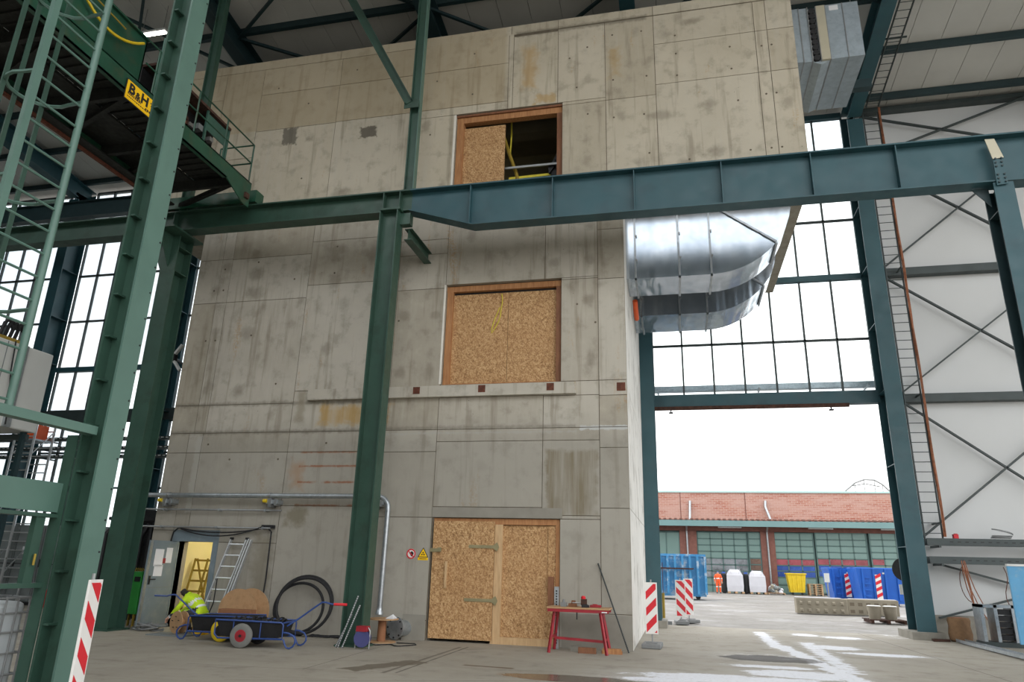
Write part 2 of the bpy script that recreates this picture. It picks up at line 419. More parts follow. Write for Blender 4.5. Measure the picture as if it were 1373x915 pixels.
# cast concrete of the tower
def concrete(name, lo, hi, front=True):
    n = NT(name); rnd = n.node('ShaderNodeObjectInfo').outputs['Random']
    big = n.noise(0.55, 5, 0.6); mid = n.noise(2.4, 6, 0.62); fine = n.noise(22, 3, 0.6)
    streak = n.noise(1.0, 4, 0.6, stretch=(5.5, 5.5, 0.35))
    col = n.ramp(big, [(0.3, lo), (0.7, hi)])
    col = n.mix(n.mr(rnd, 0.5, 1, 0.0, 0.5), col, S(150, 141, 122))
    col = n.mix(n.mr(rnd, 0.5, 0, 0.0, 0.3), col, S(196, 191, 178))
    col = n.mix(n.mr(mid, 0.48, 0.72, 0, 0.42, True), col, S(120, 112, 96))
    col = n.mix(n.mr(mid, 0.46, 0.28, 0, 0.35, True), col, S(190, 184, 168))
    col = n.mix(n.mr(streak, 0.52, 0.72, 0, 0.5, True), col, S(124, 114, 96))
    col = n.mix(n.mr(streak, 0.45, 0.25, 0, 0.30, True), col, S(188, 184, 172))
    # damp blots round the tie holes, random pin holes
    dv = n.math('ADD', n.voro(0.62, rnd=0.85), n.math('MULTIPLY', n.math('SUBTRACT', n.noise(6, 4), 0.5), 0.22))
    col = n.mix(n.mr(dv, 0.17, 0.03, 0, 0.25, True), col, S(112, 104, 90))
    col = n.mix(n.mr(n.voro(3.1), 0.035, 0.02, 0, 0.75), col, S(70, 64, 54))
    col = n.mix(n.mr(n.voro(9.0), 0.07, 0.03, 0, 0.35), col, S(84, 78, 68))
    rust = n.math('MULTIPLY', n.mr(n.noise(0.8, 5, 0.6, stretch=(3.2, 3.2, 0.6)), 0.62, 0.72, 0, 1, True), n.mr(fine, 0.42, 0.6))
    col = n.mix(n.math('MULTIPLY', rust, 0.45), col, S(170, 128, 66))
    if front:
        wp = n.math('MULTIPLY', n.math('SUBTRACT', n.noise(3.4, 6, 0.65), 0.5), 0.6)
        ws = n.math('MULTIPLY', n.math('SUBTRACT', n.noise(7, 4, 0.6), 0.5), 0.16)
        def st(mask, c, k):
            nonlocal col
            col = n.mix(n.math('MULTIPLY', mask, k), col, c)
        lowm = n.mr(n.xyz()[2], 5.2, 4.4, 0, 1)
        st(n.math('MULTIPLY', n.mr(n.xyz()[2], 14.1, 14.14, 0, 1), n.mr(n.xyz()[0], -4.2, -4.3, 0, 1)), S(160, 142, 108), 0.45)
        st(lowm, S(136, 133, 124), 0.55)                                            # older grey pour below the cold joint
        st(n.rect(-11.15, -10.6, 13.48, 14.12, 0.09, n.math('MULTIPLY', ws, 2.2)), S(88, 84, 74), 0.8)      # two dark patched holes
        st(n.rect(-8.6, -8.02, 13.42, 13.84, 0.08, n.math('MULTIPLY', ws, 2.2)), S(84, 78, 68), 0.85)
        st(n.rect(-10.4, -10.05, 13.5, 13.75, 0.12, ws), S(130, 122, 106), 0.6)
        st(n.rect(-4.0, -0.2, 16.22, 16.5, 0.12, ws), S(118, 112, 98), 0.75)       # grout line under the coping
        st(n.rect(-13.3, -7.4, 5.47, 5.66, 0.1, ws), S(104, 98, 84), 0.55)
        st(n.rect(-13.3, -7.2, 4.72, 4.9, 0.1, ws), S(96, 90, 78), 0.6)
        st(n.rect(-7.4, -2.2, 4.76, 4.92, 0.1, ws), S(110, 104, 92), 0.55)
        st(n.rect(-7.1, -2.2, 4.66, 4.76, 0.07, ws), S(168, 166, 160), 0.6)
        st(n.rect(-2.15, -1.0, 4.72, 4.86, 0.04, ws), S(188, 190, 188), 0.8)
        st(n.math('MULTIPLY', n.rect(-9.0, -6.9, 4.88, 5.55, 0.2, wp), n.mr(streak, 0.3, 0.6, 0.35, 1)), S(178, 144, 80), 0.75)          # yellow stain
        st(n.math('MULTIPLY', n.rect(-2.98, -1.7, 2.7, 4.32, 0.12, n.math('MULTIPLY', wp, 0.5)), n.mr(streak, 0.36, 0.58, 0.25, 1)), S(112, 100, 74), 0.75)          # dull brown panel
        st(n.rect(-3.9, -3.2, 14.3, 16.0, 0.35, wp), S(176, 144, 92), 0.65)        # rusty runs above the top window
        st(n.rect(-3.4, -2.75, 13.88, 14.25, 0.12, wp), S(178, 144, 84), 0.6)
        st(n.rect(-1.42, -0.9, 14.4, 15.6, 0.3, wp), S(170, 142, 92), 0.6)
        st(n.rect(-9.6, -9.0, 3.2, 4.2, 0.3, wp), S(160, 120, 84), 0.5)
        for z in (4.27, 3.92, 3.52, 3.2, 2.95):
            st(n.math('MULTIPLY', n.rect(-9.3, -7.1, z-0.04, z+0.04, 0.035, n.math('MULTIPLY', ws, 0.35)), n.mr(mid, 0.38, 0.52, 0, 1)), S(142, 84, 50), 0.8)
        st(n.rect(-9.6, -8.8, 2.4, 3.0, 0.25, wp), S(110, 102, 80), 0.7)
        st(n.rect(-12.42, -12.15, 2.7, 4.75, 0.08, ws), S(176, 174, 166), 0.5)
        st(n.rect(-9.62, -9.25, 5.0, 5.95, 0.15, ws), S(134, 124, 102), 0.55)
        st(n.rect(-10.4, -9.6, 0.2, 2.4, 0.35, wp), S(112, 104, 84), 0.55)
        for cx_, cz_, rx_, rz_ in ((-12.3, 9.6, .22, .25), (-12.55, 8.9, .2, .28), (-11.4, 9.95, .25, .3), (-11.35, 9.35, .3, .3), (-11.25, 8.75, .35, .3), (-11.3, 7.55, .35, .35), (-11.35, 5.95, .3, .3),
                (-12.25, 6.05, .25, .35), (-12.3, 7.6, .22, .3), (-8.9, 9.85, .5, .4), (-8.9, 9.0, .3, .3), (-7.8, 9.75, .3, .4), (-8.9, 7.0, .25, .25), (-6.75, 7.8, .25, .22), (-6.75, 6.3, .22, .22), (-5.95, 6.3, .18, .3), (-5.9, 7.8, .22, .18),
                (-3.6, 10.1, .22, .22), (-5.0, 10.0, .2, .25), (-1.85, 10.05, .25, .2), (-1.9, 9.1, .22, .25), (-2.75, 9.05, .22, .2), (-1.9, 8.0, .2, .25), (-1.85, 6.5, .2, .3), (-9.0, 11.6, .5, .35), (1.3, 13.3, .3, .25), (1.4, 11.85, .3, .25), (-0.0, 13.1, .5, .2), (3.2, 13.1, .25, .35), (-6.55, 13.6, .2, .3), (-5.95, 11.5, .2, .3), (0.6, 11.6, .3, .2), (0.9, 16.0, .35, .15)):
            st(n.ell((cx_, 16.3, cz_), (rx_, 0, rz_), 0.75, n.math('MULTIPLY', wp, 2.6)), S(112, 103, 88), 0.42)
    n.bump(n.math('ADD', n.math('MULTIPLY', mid, 0.5), n.math('MULTIPLY', fine, 0.2)), 0.25, 0.02)
    MAT[name] = n.fin(col, 0.88)
concrete('concrete_low', S(172, 166, 153), S(188, 182, 170))
concrete('concrete_up', S(180, 171, 151), S(196, 187, 168))
concrete('concrete_side', S(196, 193, 184), S(214, 212, 204), False)
concrete('concrete_plain', S(150, 143, 128), S(166, 159, 145), False)

# brick of the building across the yard
n = NT('far_brick')
mpn = n.node('ShaderNodeMapping'); n.put(mpn.inputs[0], n.pos()); mpn.inputs['Rotation'].default_value = (math.radians(90), 0, 0)
bk = n.node('ShaderNodeTexBrick'); n.put(bk.inputs['Vector'], mpn.outputs[0])
bk.inputs['Scale'].default_value = 1.0; bk.inputs['Brick Width'].default_value = 0.5; bk.inputs['Row Height'].default_value = 0.16; bk.inputs['Mortar Size'].default_value = 0.015
bk.inputs['Color1'].default_value = S(158, 92, 74); bk.inputs['Color2'].default_value = S(176, 124, 106); bk.inputs['Mortar'].default_value = S(196, 178, 168)
k = n.noise(1.1, 4, 0.6, stretch=(0.5, 1, 3)); col = n.mix(n.mr(k, 0.38, 0.6, 0, 0.8), bk.outputs[0], S(186, 152, 140))
MAT['far_brick'] = n.fin(col, 0.9)

# ground: indoor slab and yard share one recipe, with melting snow and wet marks near the gate
def ground(name, inside):
    n = NT(name); x, y, z = n.xyz()
    big = n.noise(0.35, 5, 0.6); mid = n.noise(1.8, 6, 0.65); fine = n.noise(14, 4, 0.65)
    if inside: col = n.ramp(big, [(0.3, S(150, 144, 132)), (0.7, S(166, 160, 148))])
    else: col = n.ramp(big, [(0.3, S(126, 123, 118)), (0.7, S(148, 145, 140))])
    col = n.mix(n.mr(mid, 0.5, 0.75, 0, 0.4, True), col, S(104, 98, 88))
    col = n.mix(n.mr(fine, 0.6, 0.75, 0, 0.35), col, S(92, 86, 78))
    lon = n.noise(1.0, 5, 0.65, stretch=(0.25, 1.8, 1))
    col = n.mix(n.mr(lon, 0.55, 0.75, 0, 0.35), col, S(116, 108, 96))
    rough = n.mr(mid, 0.3, 0.7, 0.6, 0.85)
    w = n.math('MULTIPLY', n.math('SUBTRACT', n.noise(1.1, 7, 0.7, stretch=(1, 4.5, 1)), 0.5), 2.6)
    w2 = n.math('MULTIPLY', n.math('SUBTRACT', n.noise(2.5, 6, 0.65), 0.5), 0.5)
    if inside:
        # slab joints, dark drag marks from the tower door, oil patch, damp patch
        def line(p, q, wd, c, k, warp=None):
            nonlocal col
            p = Vector((p[0], p[1], 0)); q = Vector((q[0], q[1], 0)); d = (q-p); L = d.length; d.normalize(); nn = Vector((-d.y, d.x, 0)); mid_ = (p+q)/2
            rel = n.vmath('SUBTRACT', n.pos(), tuple(mid_))
            a_ = n.math('SUBTRACT', n.math('ABSOLUTE', n.vmath('DOT_PRODUCT', rel, tuple(d))), L/2)
            b_ = n.math('SUBTRACT', n.math('ABSOLUTE', n.vmath('DOT_PRODUCT', rel, tuple(nn))), wd/2)
            dd = n.math('MAXIMUM', a_, b_)
            if warp is not None: dd = n.math('ADD', dd, warp)
            col = n.mix(n.math('MULTIPLY', n.mr(dd, 0.0, -min(0.05, wd/3), 0, 1), k), col, c)
        g = lambda a, b: PZ(a, b, 0.0)
        ws = n.math('MULTIPLY', w2, 0.10)
        line(g(250, 890), g(405, 898), 0.03, S(80, 76, 70), 0.7)
        line(g(405, 898), g(520, 865), 0.03, S(80, 76, 70), 0.7)
        line(g(300, 912), g(760, 914), 0.03, S(80, 76, 70), 0.7)
        line(g(618, 868), g(512, 903), 0.10, S(92, 84, 74), 0.75, ws)
        line(g(628, 868), g(530, 903), 0.06, S(80, 74, 66), 0.8, ws)
        line(g(565, 887), g(462, 899), 0.5, S(104, 95, 82), 0.85, n.math('MULTIPLY', w2, 0.8))
        line(g(620, 892), g(690, 897), 0.17, S(98, 78, 58), 0.85, ws)
        line(g(1150, 850), g(1373, 920), 0.04, S(84, 80, 76), 0.8)
        damp = n.ell(tuple(g(770, 911)), (1.35, 0.42, 0), 0.2, n.math('MULTIPLY', w2, 1.2))
        col = n.mix(n.math('MULTIPLY', damp, 0.75), col, S(84, 76, 66)); rough = n.mix(damp, rough, (0.12, 0.12, 0.12, 1))
        pd = n.ell(tuple(g(1033, 884)), (1.05, 0.62, 0), 0.15, n.math('MULTIPLY', w2, 1.8))
        col = n.mix(n.math('MULTIPLY', pd, 0.9), col, S(48, 43, 38)); rough = n.mix(n.math('MULTIPLY', pd, 0.7), rough, (0.95, 0.95, 0.95, 1))
        # snow trampled in through the gate
        sn = None
        def snow(c, rr, k=1.0, rot=0):
            nonlocal sn
            if rot:
                rel = n.vmath('SUBTRACT', n.pos(), tuple(c)); rm = n.node('ShaderNodeVectorRotate', rotation_type='Z_AXIS'); n.put(rm.inputs['Vector'], rel); rm.inputs['Angle'].default_value = rot
                d = n.vmath('LENGTH', n.vmath('MULTIPLY', rm.outputs[0], (1/rr[0], 1/rr[1], 0)))
            else: d = n.vmath('LENGTH', n.vmath('MULTIPLY', n.vmath('SUBTRACT', n.pos(), tuple(c)), (1/rr[0], 1/rr[1], 0)))
            mk = n.mr(d, 1.45, 0.25, 0, k, True)
            sn = mk if sn is None else n.math('MAXIMUM', sn, mk)
        def track(p, q, wd, k=1.0):
            nonlocal sn
            p = Vector(g(*p)); q = Vector(g(*q)); d = q-p; L = d.length; d.normalize(); nn = Vector((-d.y, d.x, 0))
            rel = n.vmath('SUBTRACT', n.pos(), tuple((p+q)/2))
            dd = n.math('MAXIMUM', n.math('SUBTRACT', n.math('ABSOLUTE', n.vmath('DOT_PRODUCT', rel, tuple(d))), L/2), n.math('SUBTRACT', n.math('ABSOLUTE', n.vmath('DOT_PRODUCT', rel, tuple(nn))), wd/2))
            mk = n.mr(n.math('ADD', dd, n.math('MULTIPLY', w2, 0.9)), 0.3, -min(0.2, wd/2), 0, k, True); sn = mk if sn is None else n.math('MAXIMUM', sn, mk)
        snow(g(1000, 913), (2.3, 0.75), 1.3); snow(g(1075, 906), (1.2, 0.75), 1.25); snow(g(900, 913), (1.3, 0.35), 1.1); snow(g(1035, 895), (1.1, 0.35), 1.1)
        snow(g(1030, 882), (1.5, 1.0), 0.75); snow(g(1185, 879), (1.15, 0.42), 1.25); snow(g(1115, 869), (0.9, 0.8), 1.1); snow(g(1078, 852), (0.5, 0.6), 1.2); snow(g(1130, 856), (0.8, 0.6), 1.1)
        track((1018, 848), (1045, 870), 0.3, 1.15); track((1045, 866), (1160, 918), 0.35, 1.25); track((1080, 862), (1145, 905), 0.45, 1.0)
        track((930, 836), (1200, 841), 1.6, 0.7); track((1180, 848), (1230, 858), 1.2, 0.7)
        brk = n.noise(2.1, 10, 0.8, stretch=(1, 2.4, 1))
        col = n.mix(n.math('MULTIPLY', sn, 0.22), col, S(206, 206, 208))
        sn = n.mr(n.math('ADD', n.math('MULTIPLY', sn, 0.40), brk), 0.79, 0.87, 0, 1, True)
        sn = n.math('MULTIPLY', sn, n.math('SUBTRACT', 1.0, n.math('MULTIPLY', pd, 0.9)))
        deb = n.math('MULTIPLY', n.ell(tuple(g(930, 850)), (2.0, 3.2, 0), 0.7), n.mr(n.voro(7.0), 0.16, 0.1, 0, 0.8))
        col = n.mix(deb, col, S(84, 76, 68))
        col = n.mix(n.math('MULTIPLY', sn, n.mr(fine, 0.3, 0.5, 0.7, 1)), col, S(226, 228, 234))
    else:
        sm = n.mr(n.noise(0.35, 8, 0.72, stretch=(0.7, 1.1, 1)), 0.5, 0.66, 0, 0.55, True)
        col = n.mix(sm, col, S(188, 187, 190))
        dk = n.mr(n.noise(0.6, 8, 0.75, stretch=(0.7, 1.1, 1)), 0.49, 0.63, 0, 0.75, True)
        col = n.mix(n.mr(n.voro(2.2), 0.2, 0.1, 0, 0.45), col, S(96, 90, 84))
        col = n.mix(dk, col, S(104, 98, 94)); rough = n.mix(dk, rough, (0.35, 0.35, 0.35, 1))
    n.bump(n.math('ADD', n.math('MULTIPLY', mid, 0.5), n.math('MULTIPLY', fine, 0.3)), 0.3, 0.02)
    n.b.inputs['Specular IOR Level'].default_value = 0.22
    MAT[name] = n.fin(col, rough)
ground('floor_concrete', True); ground('yard_ground', False)
# ================================================================== THE SETTING
def delta(o, d, name=None):
    c = o.copy(); c.name = name or o.name.split('.')[0]; COL.objects.link(c); c.parent = o.parent; c.location = o.location+Vector(d)
    WLOC[c.name] = WLOC.get(o.name, Vector((0, 0, 0)))+Vector(d); return c
YT = 16.3            # front face of the concrete tower
YB = 14.6            # front of the crane runway
YE = 24.3            # glazing line of the far wall
RZ = lambda y: 18.1+0.13*(23.5-y)      # underside of the roof panels

tag(MB().box((-48, -16, -0.3), (48, 24.6, 0.0)).build('floor', 'floor_concrete'), 'grey stained concrete hall floor in front of the concrete tower', 'floor', kind='structure')
tag(MB().box((-400, -300, -0.6), (400, 600, -0.03)).build('yard_ground', 'yard_ground'), 'pale muddy yard outside the gate with snow remains', 'ground', kind='structure')

# walls added out of view, left and behind the viewer, to darken shaded sides
tag(MB().box((-34.5, -14, 0), (-34.2, 24.6, 22)).build('wall_end_added', 'teal_dark'), 'added dark end wall out of view, keeping light out beyond the glazing', 'wall', kind='structure')
tag(MB().box((-34.5, -14.3, 0), (-3, -14, 21)).build('wall_front_added', 'teal_dark'), 'added dark long wall out of view, keeping light out opposite the concrete tower', 'wall', kind='structure')
# roof: sandwich panels, purlins
ceil = thing('ceiling', 'white sandwich panel roof over the hall with purlins', 'ceiling', (0, 14, RZ(14)), kind='structure')
ROOF_Y0, ROOF_Y1 = 24.7, 1.0  # roof cut off out of view so sky light reaches the tower
def roof_panel(x0):
    y0, y1 = ROOF_Y0, ROOF_Y1
    return MB().prism([(x0, y0, RZ(y0)), (x0+0.985, y0, RZ(y0)), (x0+0.985, y1, RZ(y1)), (x0, y1, RZ(y1))], (0, 0, 0.08)).build('roof_panel', 'roof_white', ceil)
rp0 = roof_panel(-36.0)
for k in range(1, 56): delta(rp0, (k*1.0+0.05, 0, 0))
MB().prism([(-36, ROOF_Y0, RZ(ROOF_Y0)+.1), (20, ROOF_Y0, RZ(ROOF_Y0)+.1), (20, ROOF_Y1, RZ(ROOF_Y1)+.1), (-36, ROOF_Y1, RZ(ROOF_Y1)+.1)], (0, 0, 0.06)).build('roof_deck', 'teal_dark', ceil)
pu = None
for y in (23.55, 21.4, 19.25, 17.1, 14.95, 12.8, 10.6, 8.4, 6.2):
    MB().box((-36, y-0.07, RZ(y)-0.26), (20, y+0.07, RZ(y)-0.02)).build('purlin', 'teal_dark', ceil)
# portal frames
XF = [6.7, -0.83, -7.0, -13.9, -20.0, -26.1, -32.5, 13.8]
LBF = ['teal portal frame on a concrete plinth beside the wall ladder', 'teal portal frame at the jamb of the gate behind the white tower side',
       'dark portal frame rafter above the upper window of the concrete tower', 'dark green portal frame rafter above the patched holes of the tower',
       'teal portal frame against the far glazing beside the tower edge', 'teal portal frame between the glazing and the white machine housing',
       'teal portal frame at the end of the glazing beyond the scaffold', 'teal portal frame carrying the white clad wall beyond the cross bracing']
for x, lb in zip(XF, LBF):
    t = thing('portal_frame', lb, 'steel frame', (x, 23.75, 0), 'portal frames of the hall')
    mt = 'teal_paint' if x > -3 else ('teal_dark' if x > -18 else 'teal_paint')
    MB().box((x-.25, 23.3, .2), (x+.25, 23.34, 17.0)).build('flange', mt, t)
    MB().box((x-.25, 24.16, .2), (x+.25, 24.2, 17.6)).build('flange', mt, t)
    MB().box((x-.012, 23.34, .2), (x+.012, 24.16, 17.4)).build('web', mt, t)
    for z in (2.5, 4.9, 7.2, 9.4, 11.4, 13.6, 15.8):
        MB().box((x-.24, 23.34, z-.012), (x+.24, 24.16, z+.012)).build('stiffener', mt, t)
    if x in (6.7, -0.83):
        MB().box((x-.45, 23.1, 0), (x+.4, 24.5, .2)).build('plinth', 'plinth_conc', t)
    else: MB().box((x-.35, 23.2, 0), (x+.35, 24.4, .2)).build('plinth', 'plinth_conc', t)
    y1 = ROOF_Y1
    zb = lambda y: RZ(y)-0.26-0.75
    # rafter
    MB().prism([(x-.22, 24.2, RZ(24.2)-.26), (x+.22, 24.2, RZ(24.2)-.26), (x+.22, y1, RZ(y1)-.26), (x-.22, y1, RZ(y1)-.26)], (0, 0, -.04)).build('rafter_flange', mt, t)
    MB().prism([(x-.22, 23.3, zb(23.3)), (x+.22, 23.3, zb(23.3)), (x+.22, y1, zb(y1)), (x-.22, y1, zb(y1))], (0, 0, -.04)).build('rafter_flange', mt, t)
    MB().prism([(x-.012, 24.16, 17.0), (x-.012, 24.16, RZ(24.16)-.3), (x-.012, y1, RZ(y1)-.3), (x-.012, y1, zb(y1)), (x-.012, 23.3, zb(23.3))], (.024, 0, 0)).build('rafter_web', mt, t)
# roof bracing rods in the bays over the tower
br = [(-13.9, -7.0, 21.4, 17.1), (-7.0, -0.83, 21.4, 17.1), (-20.0, -13.9, 19.2, 12.8), (-13.9, -7.0, 17.1, 12.8), (-0.83, 6.7, 19.2, 14.9)]
for i, (xa, xb, ya, yb) in enumerate(br):
    lb = ['roof bracing angles above the patched holes of the tower', 'roof bracing angles above the top window of the tower', 'roof bracing angles above the travelling crane',
          'roof bracing angles above the diagonal strut of the crane runway', 'roof bracing angles beside the galvanised air unit'][i]
    t = thing('roof_bracing', lb, 'bracing', (xa, ya, RZ(ya)-.4), 'bracing under the roof')
    for (p, q) in (((xa, ya), (xb, yb)), ((xa, yb), (xb, ya))):
        MB().bar((p[0], p[1], RZ(p[1])-.35), (q[0], q[1], RZ(q[1])-.35), .09, .09).build('brace', 'teal_dark', t)

# ---- far wall: white cladding right of the gate
wb = thing('wall_back', 'white sheet clad wall to the right of the gate', 'wall', (12, 24.4, 0), kind='structure')
MB().box((6.98, 24.36, 0.62), (24, 24.44, 18.0)).build('cladding', 'white_clad', wb)
MB().box((6.98, 24.3, 0.0), (24, 24.5, 0.62)).build('plinth_strip', 'plinth_conc', wb)
for z, h in ((7.08, .26), (11.42, .26), (17.8, .16)):
    MB().box((6.9, 24.05, z-h/2), (24, 24.35, z+h/2)).build('girt', 'frame_grey', wb)
def brace(p, q): MB().bar((p[0], 24.12, p[1]), (q[0], 24.12, q[1]), .05, .11, (0, 1, 0)).build('cross_brace', 'frame_grey', wb)
for z0, z1 in ((2.75, 7.0), (7.2, 11.3), (11.55, 15.75)):
    brace((7.1, z0), (12.4, z1)); brace((7.1, z1), (12.4, z0))
brace((7.1, 15.85), (12.4, 17.7)); brace((7.1, 17.6), (12.4, 15.85))
brace((7.3, 2.1), (10.6, 1.2)); brace((7.3, .55), (10.6, 1.5))

# ---- glazing
def glazing(name, x0, x1, nx, zs, label, thick=()):
    w = thing(name, label, 'window', ((x0+x1)/2, YE, zs[0]), kind='structure')
    dx = (x1-x0)/nx
    for i in range(nx+1): MB().box((x0+i*dx-.03, YE-.05, zs[0]), (x0+i*dx+.03, YE+.05, zs[-1])).build('mullion', 'frame_grey', w)
    for j, z in enumerate(zs):
        h = .10 if j in thick else .035
        MB().box((x0, YE-(.14 if j in thick else .05), z-h), (x1, YE+.05, z+h)).build('transom', 'frame_grey' if j not in thick else 'teal_paint', w)
    for i in range(nx):
        for j in range(len(zs)-1):
            piece('pane', (x0+i*dx+.03, YE-.006, zs[j]+.03), (x0+(i+1)*dx-.03, YE+.006, zs[j+1]-.03), 'glass', w)
    return w
glazing('window_1', -0.6, 6.5, 7, [7.38, 9.18, 11.4, 13.58, 15.75, 17.8], 'tall glazing above the open gate seen past the galvanised duct', thick=(2, 5))
glazing('window_2', -25.85, -20.25, 6, [7.38, 9.18, 11.4, 13.58, 15.75, 17.8], 'tall glazing between the big green column and the white machine housing', thick=(1,))
glazing('window_3', -19.8, -14.0, 6, [7.38, 9.18, 11.4, 13.58, 15.75, 17.8], 'tall glazing beside the left edge of the concrete tower', thick=(1,))
glazing('window_4', -32.3, -26.35, 6, [7.38, 9.18, 11.4, 13.58, 15.75, 17.8], 'tall glazing behind the caged ladder', thick=(1,))
glazing('window_5', -25.85, -20.25, 6, [2.6, 4.2, 5.6, 6.9], 'low glazing behind the scaffold tower and cable trays')
glazing('window_6', -19.8, -14.0, 6, [2.6, 4.2, 5.6, 6.9], 'low glazing behind the pipes beside the tower')
glazing('window_7', -32.3, -26.35, 6, [2.6, 4.2, 5.6, 6.9], 'low glazing behind the grey control cabinets')
tag(MB().box((-32.3, 24.1, 6.9), (-14.0, 24.4, 7.36)).build('trim_1', 'frame_grey'), 'grey sill beam running under the tall glazing beside the tower', 'beam', kind='structure')
wl_ = thing('wall_left', 'dark lower wall under the low glazing beside the tower', 'wall', (-23, 24.3, 0), kind='structure')
MB().box((-32, 24.25, 0), (-1.1, 24.4, 2.58)).build('wall_sheet', 'teal_dark', wl_)
MB().box((-13.8, 24.25, 2.58), (-1.1, 24.4, 18.0)).build('wall_sheet', 'teal_dark', wl_)
# gate head
tag(MB().box((-0.6, 24.05, 6.95), (6.5, 24.35, 7.36)).build('trim_2', 'teal_paint'), 'teal header beam across the top of the open gate', 'beam', kind='structure')
gr = thing('sliding_door_rail', 'brown hanging rail under the teal header of the gate', 'rail', (2.5, 24.0, 6.78))
MB().box((-0.6, 23.96, 6.82), (5.55, 24.04, 6.94)).build('rail', 'rust_dark', gr)
for x in (-0.05, 5.0):
    MB().box((x-.02, 23.98, 6.74), (x+.02, 24.02, 6.84)).build('hanger', 'black', gr)
    MB().box((x-.07, 23.95, 6.71), (x+.07, 24.05, 6.75)).build('hanger', 'black', gr)
ot = thing('cable_tray', 'perforated cable tray running outside behind the gate glazing', 'cable tray', (3, 25.0, 7.7), 'cable trays')
MB().box((-3, 24.9, 7.68), (8, 25.1, 7.70)).build('tray_base', 'galv', ot)
for y in (24.9, 25.1): MB().box((-3, y-.01, 7.70), (8, y+.01, 7.88)).build('tray_side', 'galv', ot)
for k in range(3): MB().box((-.5+3.4*k, 24.4, 7.62), (-.44+3.4*k, 25.1, 7.68)).build('bracket', 'galv', ot)

# ---- wall ladder with cable bundle, right of the gate
lad = thing('wall_ladder', 'steel wall ladder rising beside the teal portal frame of the gate', 'ladder', (7.31, 23.6, 2.8))
for x in (7.07, 7.55): MB().bar((x, 23.6, 2.75), (x, 23.6, 17.35), .03, .07).build('stile', 'frame_grey', lad)
for k in range(49): MB().cyl((7.07, 23.6, 2.9+k*.298), (7.55, 23.6, 2.9+k*.298), .012, 6).build('rung', 'frame_grey', lad)
for z in (3.2, 7.1, 11.4, 15.6):
    for x in (7.07, 7.55): MB().bar((x, 23.6, z), (x, 24.34, z), .03, .05).build('wall_bracket', 'frame_grey', lad)
lad2 = thing('roof_ladder', 'steel ladder climbing along the rafter under the white roof', 'ladder', (7.3, 20, 17.6))
def lp(x, t): y = 23.4-t; return Vector((x, y, RZ(y)-.62))
for x in (7.15, 7.55): MB().bar(lp(x, 0), lp(x, 9), .03, .07).build('stile', 'frame_grey', lad2)
for k in range(30): MB().cyl(lp(7.15, .15+k*.3), lp(7.55, .15+k*.3), .012, 6).build('rung', 'frame_grey', lad2)
for t_ in (.3, 3.0, 6.0): MB().bar(lp(6.6, t_), lp(7.7, t_), .04, .05).build('cross_bracket', 'frame_grey', lad2)
cb = thing('cable_bundle', 'orange cable bundle strapped to the wall ladder stile', 'cables', (7.58, 23.5, 2.6))
for i in range(4):
    pts = [(7.58+.03*(i % 2)+.012*math.sin(z*1.7+i), 23.50+.035*(i//2)+.012*math.cos(z*2.3+i*2), z) for z in [2.8+k*.49 for k in range(31)]]
    MB().tube(pts, .02, 5).build('cable', 'cable_orange', cb, smooth=True)

# ---- cable trays crossing the right wall
def tray(z, label, y=23.7, x0=7.1, x1=13.2, loaded=True):
    t = thing('cable_tray', label, 'cable tray', ((x0+x1)/2, y, z), 'cable trays')
    MB().box((x0, y-.15, z), (x1, y+.15, z+.012)).build('tray_base', 'frame_grey', t)
    for s_ in (-1, 1): MB().box((x0, y+s_*.15-.006, z), (x1, y+s_*.15+.006, z+.2)).build('tray_side', 'frame_grey', t)
    k = x0+.6
    while k < x1-.3:
        piece('slot', (k, y-.158, z+.09), (k+.09, y-.150, z+.115), 'black', t); k += .2
    for q in range(3): MB().box((x0+.3+q*2.6, y-.15, z-.06), (x0+.36+q*2.6, 24.34, z)).build('bracket', 'frame_grey', t)
    return t
tray(2.56, 'upper grey cable tray on the white clad wall, a cable coil lying on it'); tray(2.05, 'lower grey cable tray on the white clad wall above hanging orange cables')
t = thing('cable_coil', 'loose coil of grey cable lying on the upper cable tray', 'cable coil', (9.1, 23.7, 2.78))
for i in range(4): MB().tube([(9.1+.26*math.cos(a)+.02*i, 23.7+.1*math.sin(a), 2.80+.03*i+(.16*max(0, math.sin(a*.5)) if i == 3 else 0)) for a in [k*math.pi/12 for k in range(24)]], .012, 5, closed=True).build('loop', 'steel_rod', t, smooth=True)
tag(MB().box((7.85, 23.62, 2.76), (7.98, 23.75, 2.88)).box((7.88, 23.6, 2.88), (7.95, 23.7, 2.9)).build('junction_box', 'red_bright'), 'small red junction box on the upper cable tray', 'box')
t = thing('hanging_cables', 'orange cables hanging from the lower cable tray onto the floor', 'cables', (8.0, 23.6, 0.0))
for i, (dx, ex) in enumerate(((0, .35), (.03, .6), (.06, .85), (.05, .15), (.02, .05))):
    pts = [(7.92+dx+ex*(max(0,2.1-z)/2.1)**1.6+.03*math.sin(3*z+i), 23.55-.1*i*(2.1-z)/2.1, z) for z in [2.15, 1.8, 1.4, 1.0, .7, .4, .2, .03]]
    MB().tube(pts, .014, 5).build('cable', 'cable_orange', t, smooth=True)
MB().tube([(8.2+.28*math.cos(a), 23.9, 1.55+.55*math.sin(a)) for a in [1.2+k*.3 for k in range(12)]], .012, 5).build('cable', 'rust', t, smooth=True)
MB().tube([(9.1+.06*math.sin(k), 23.9, 2.0-k*.17) for k in range(9)], .012, 5).build('cable', 'rust', t, smooth=True)

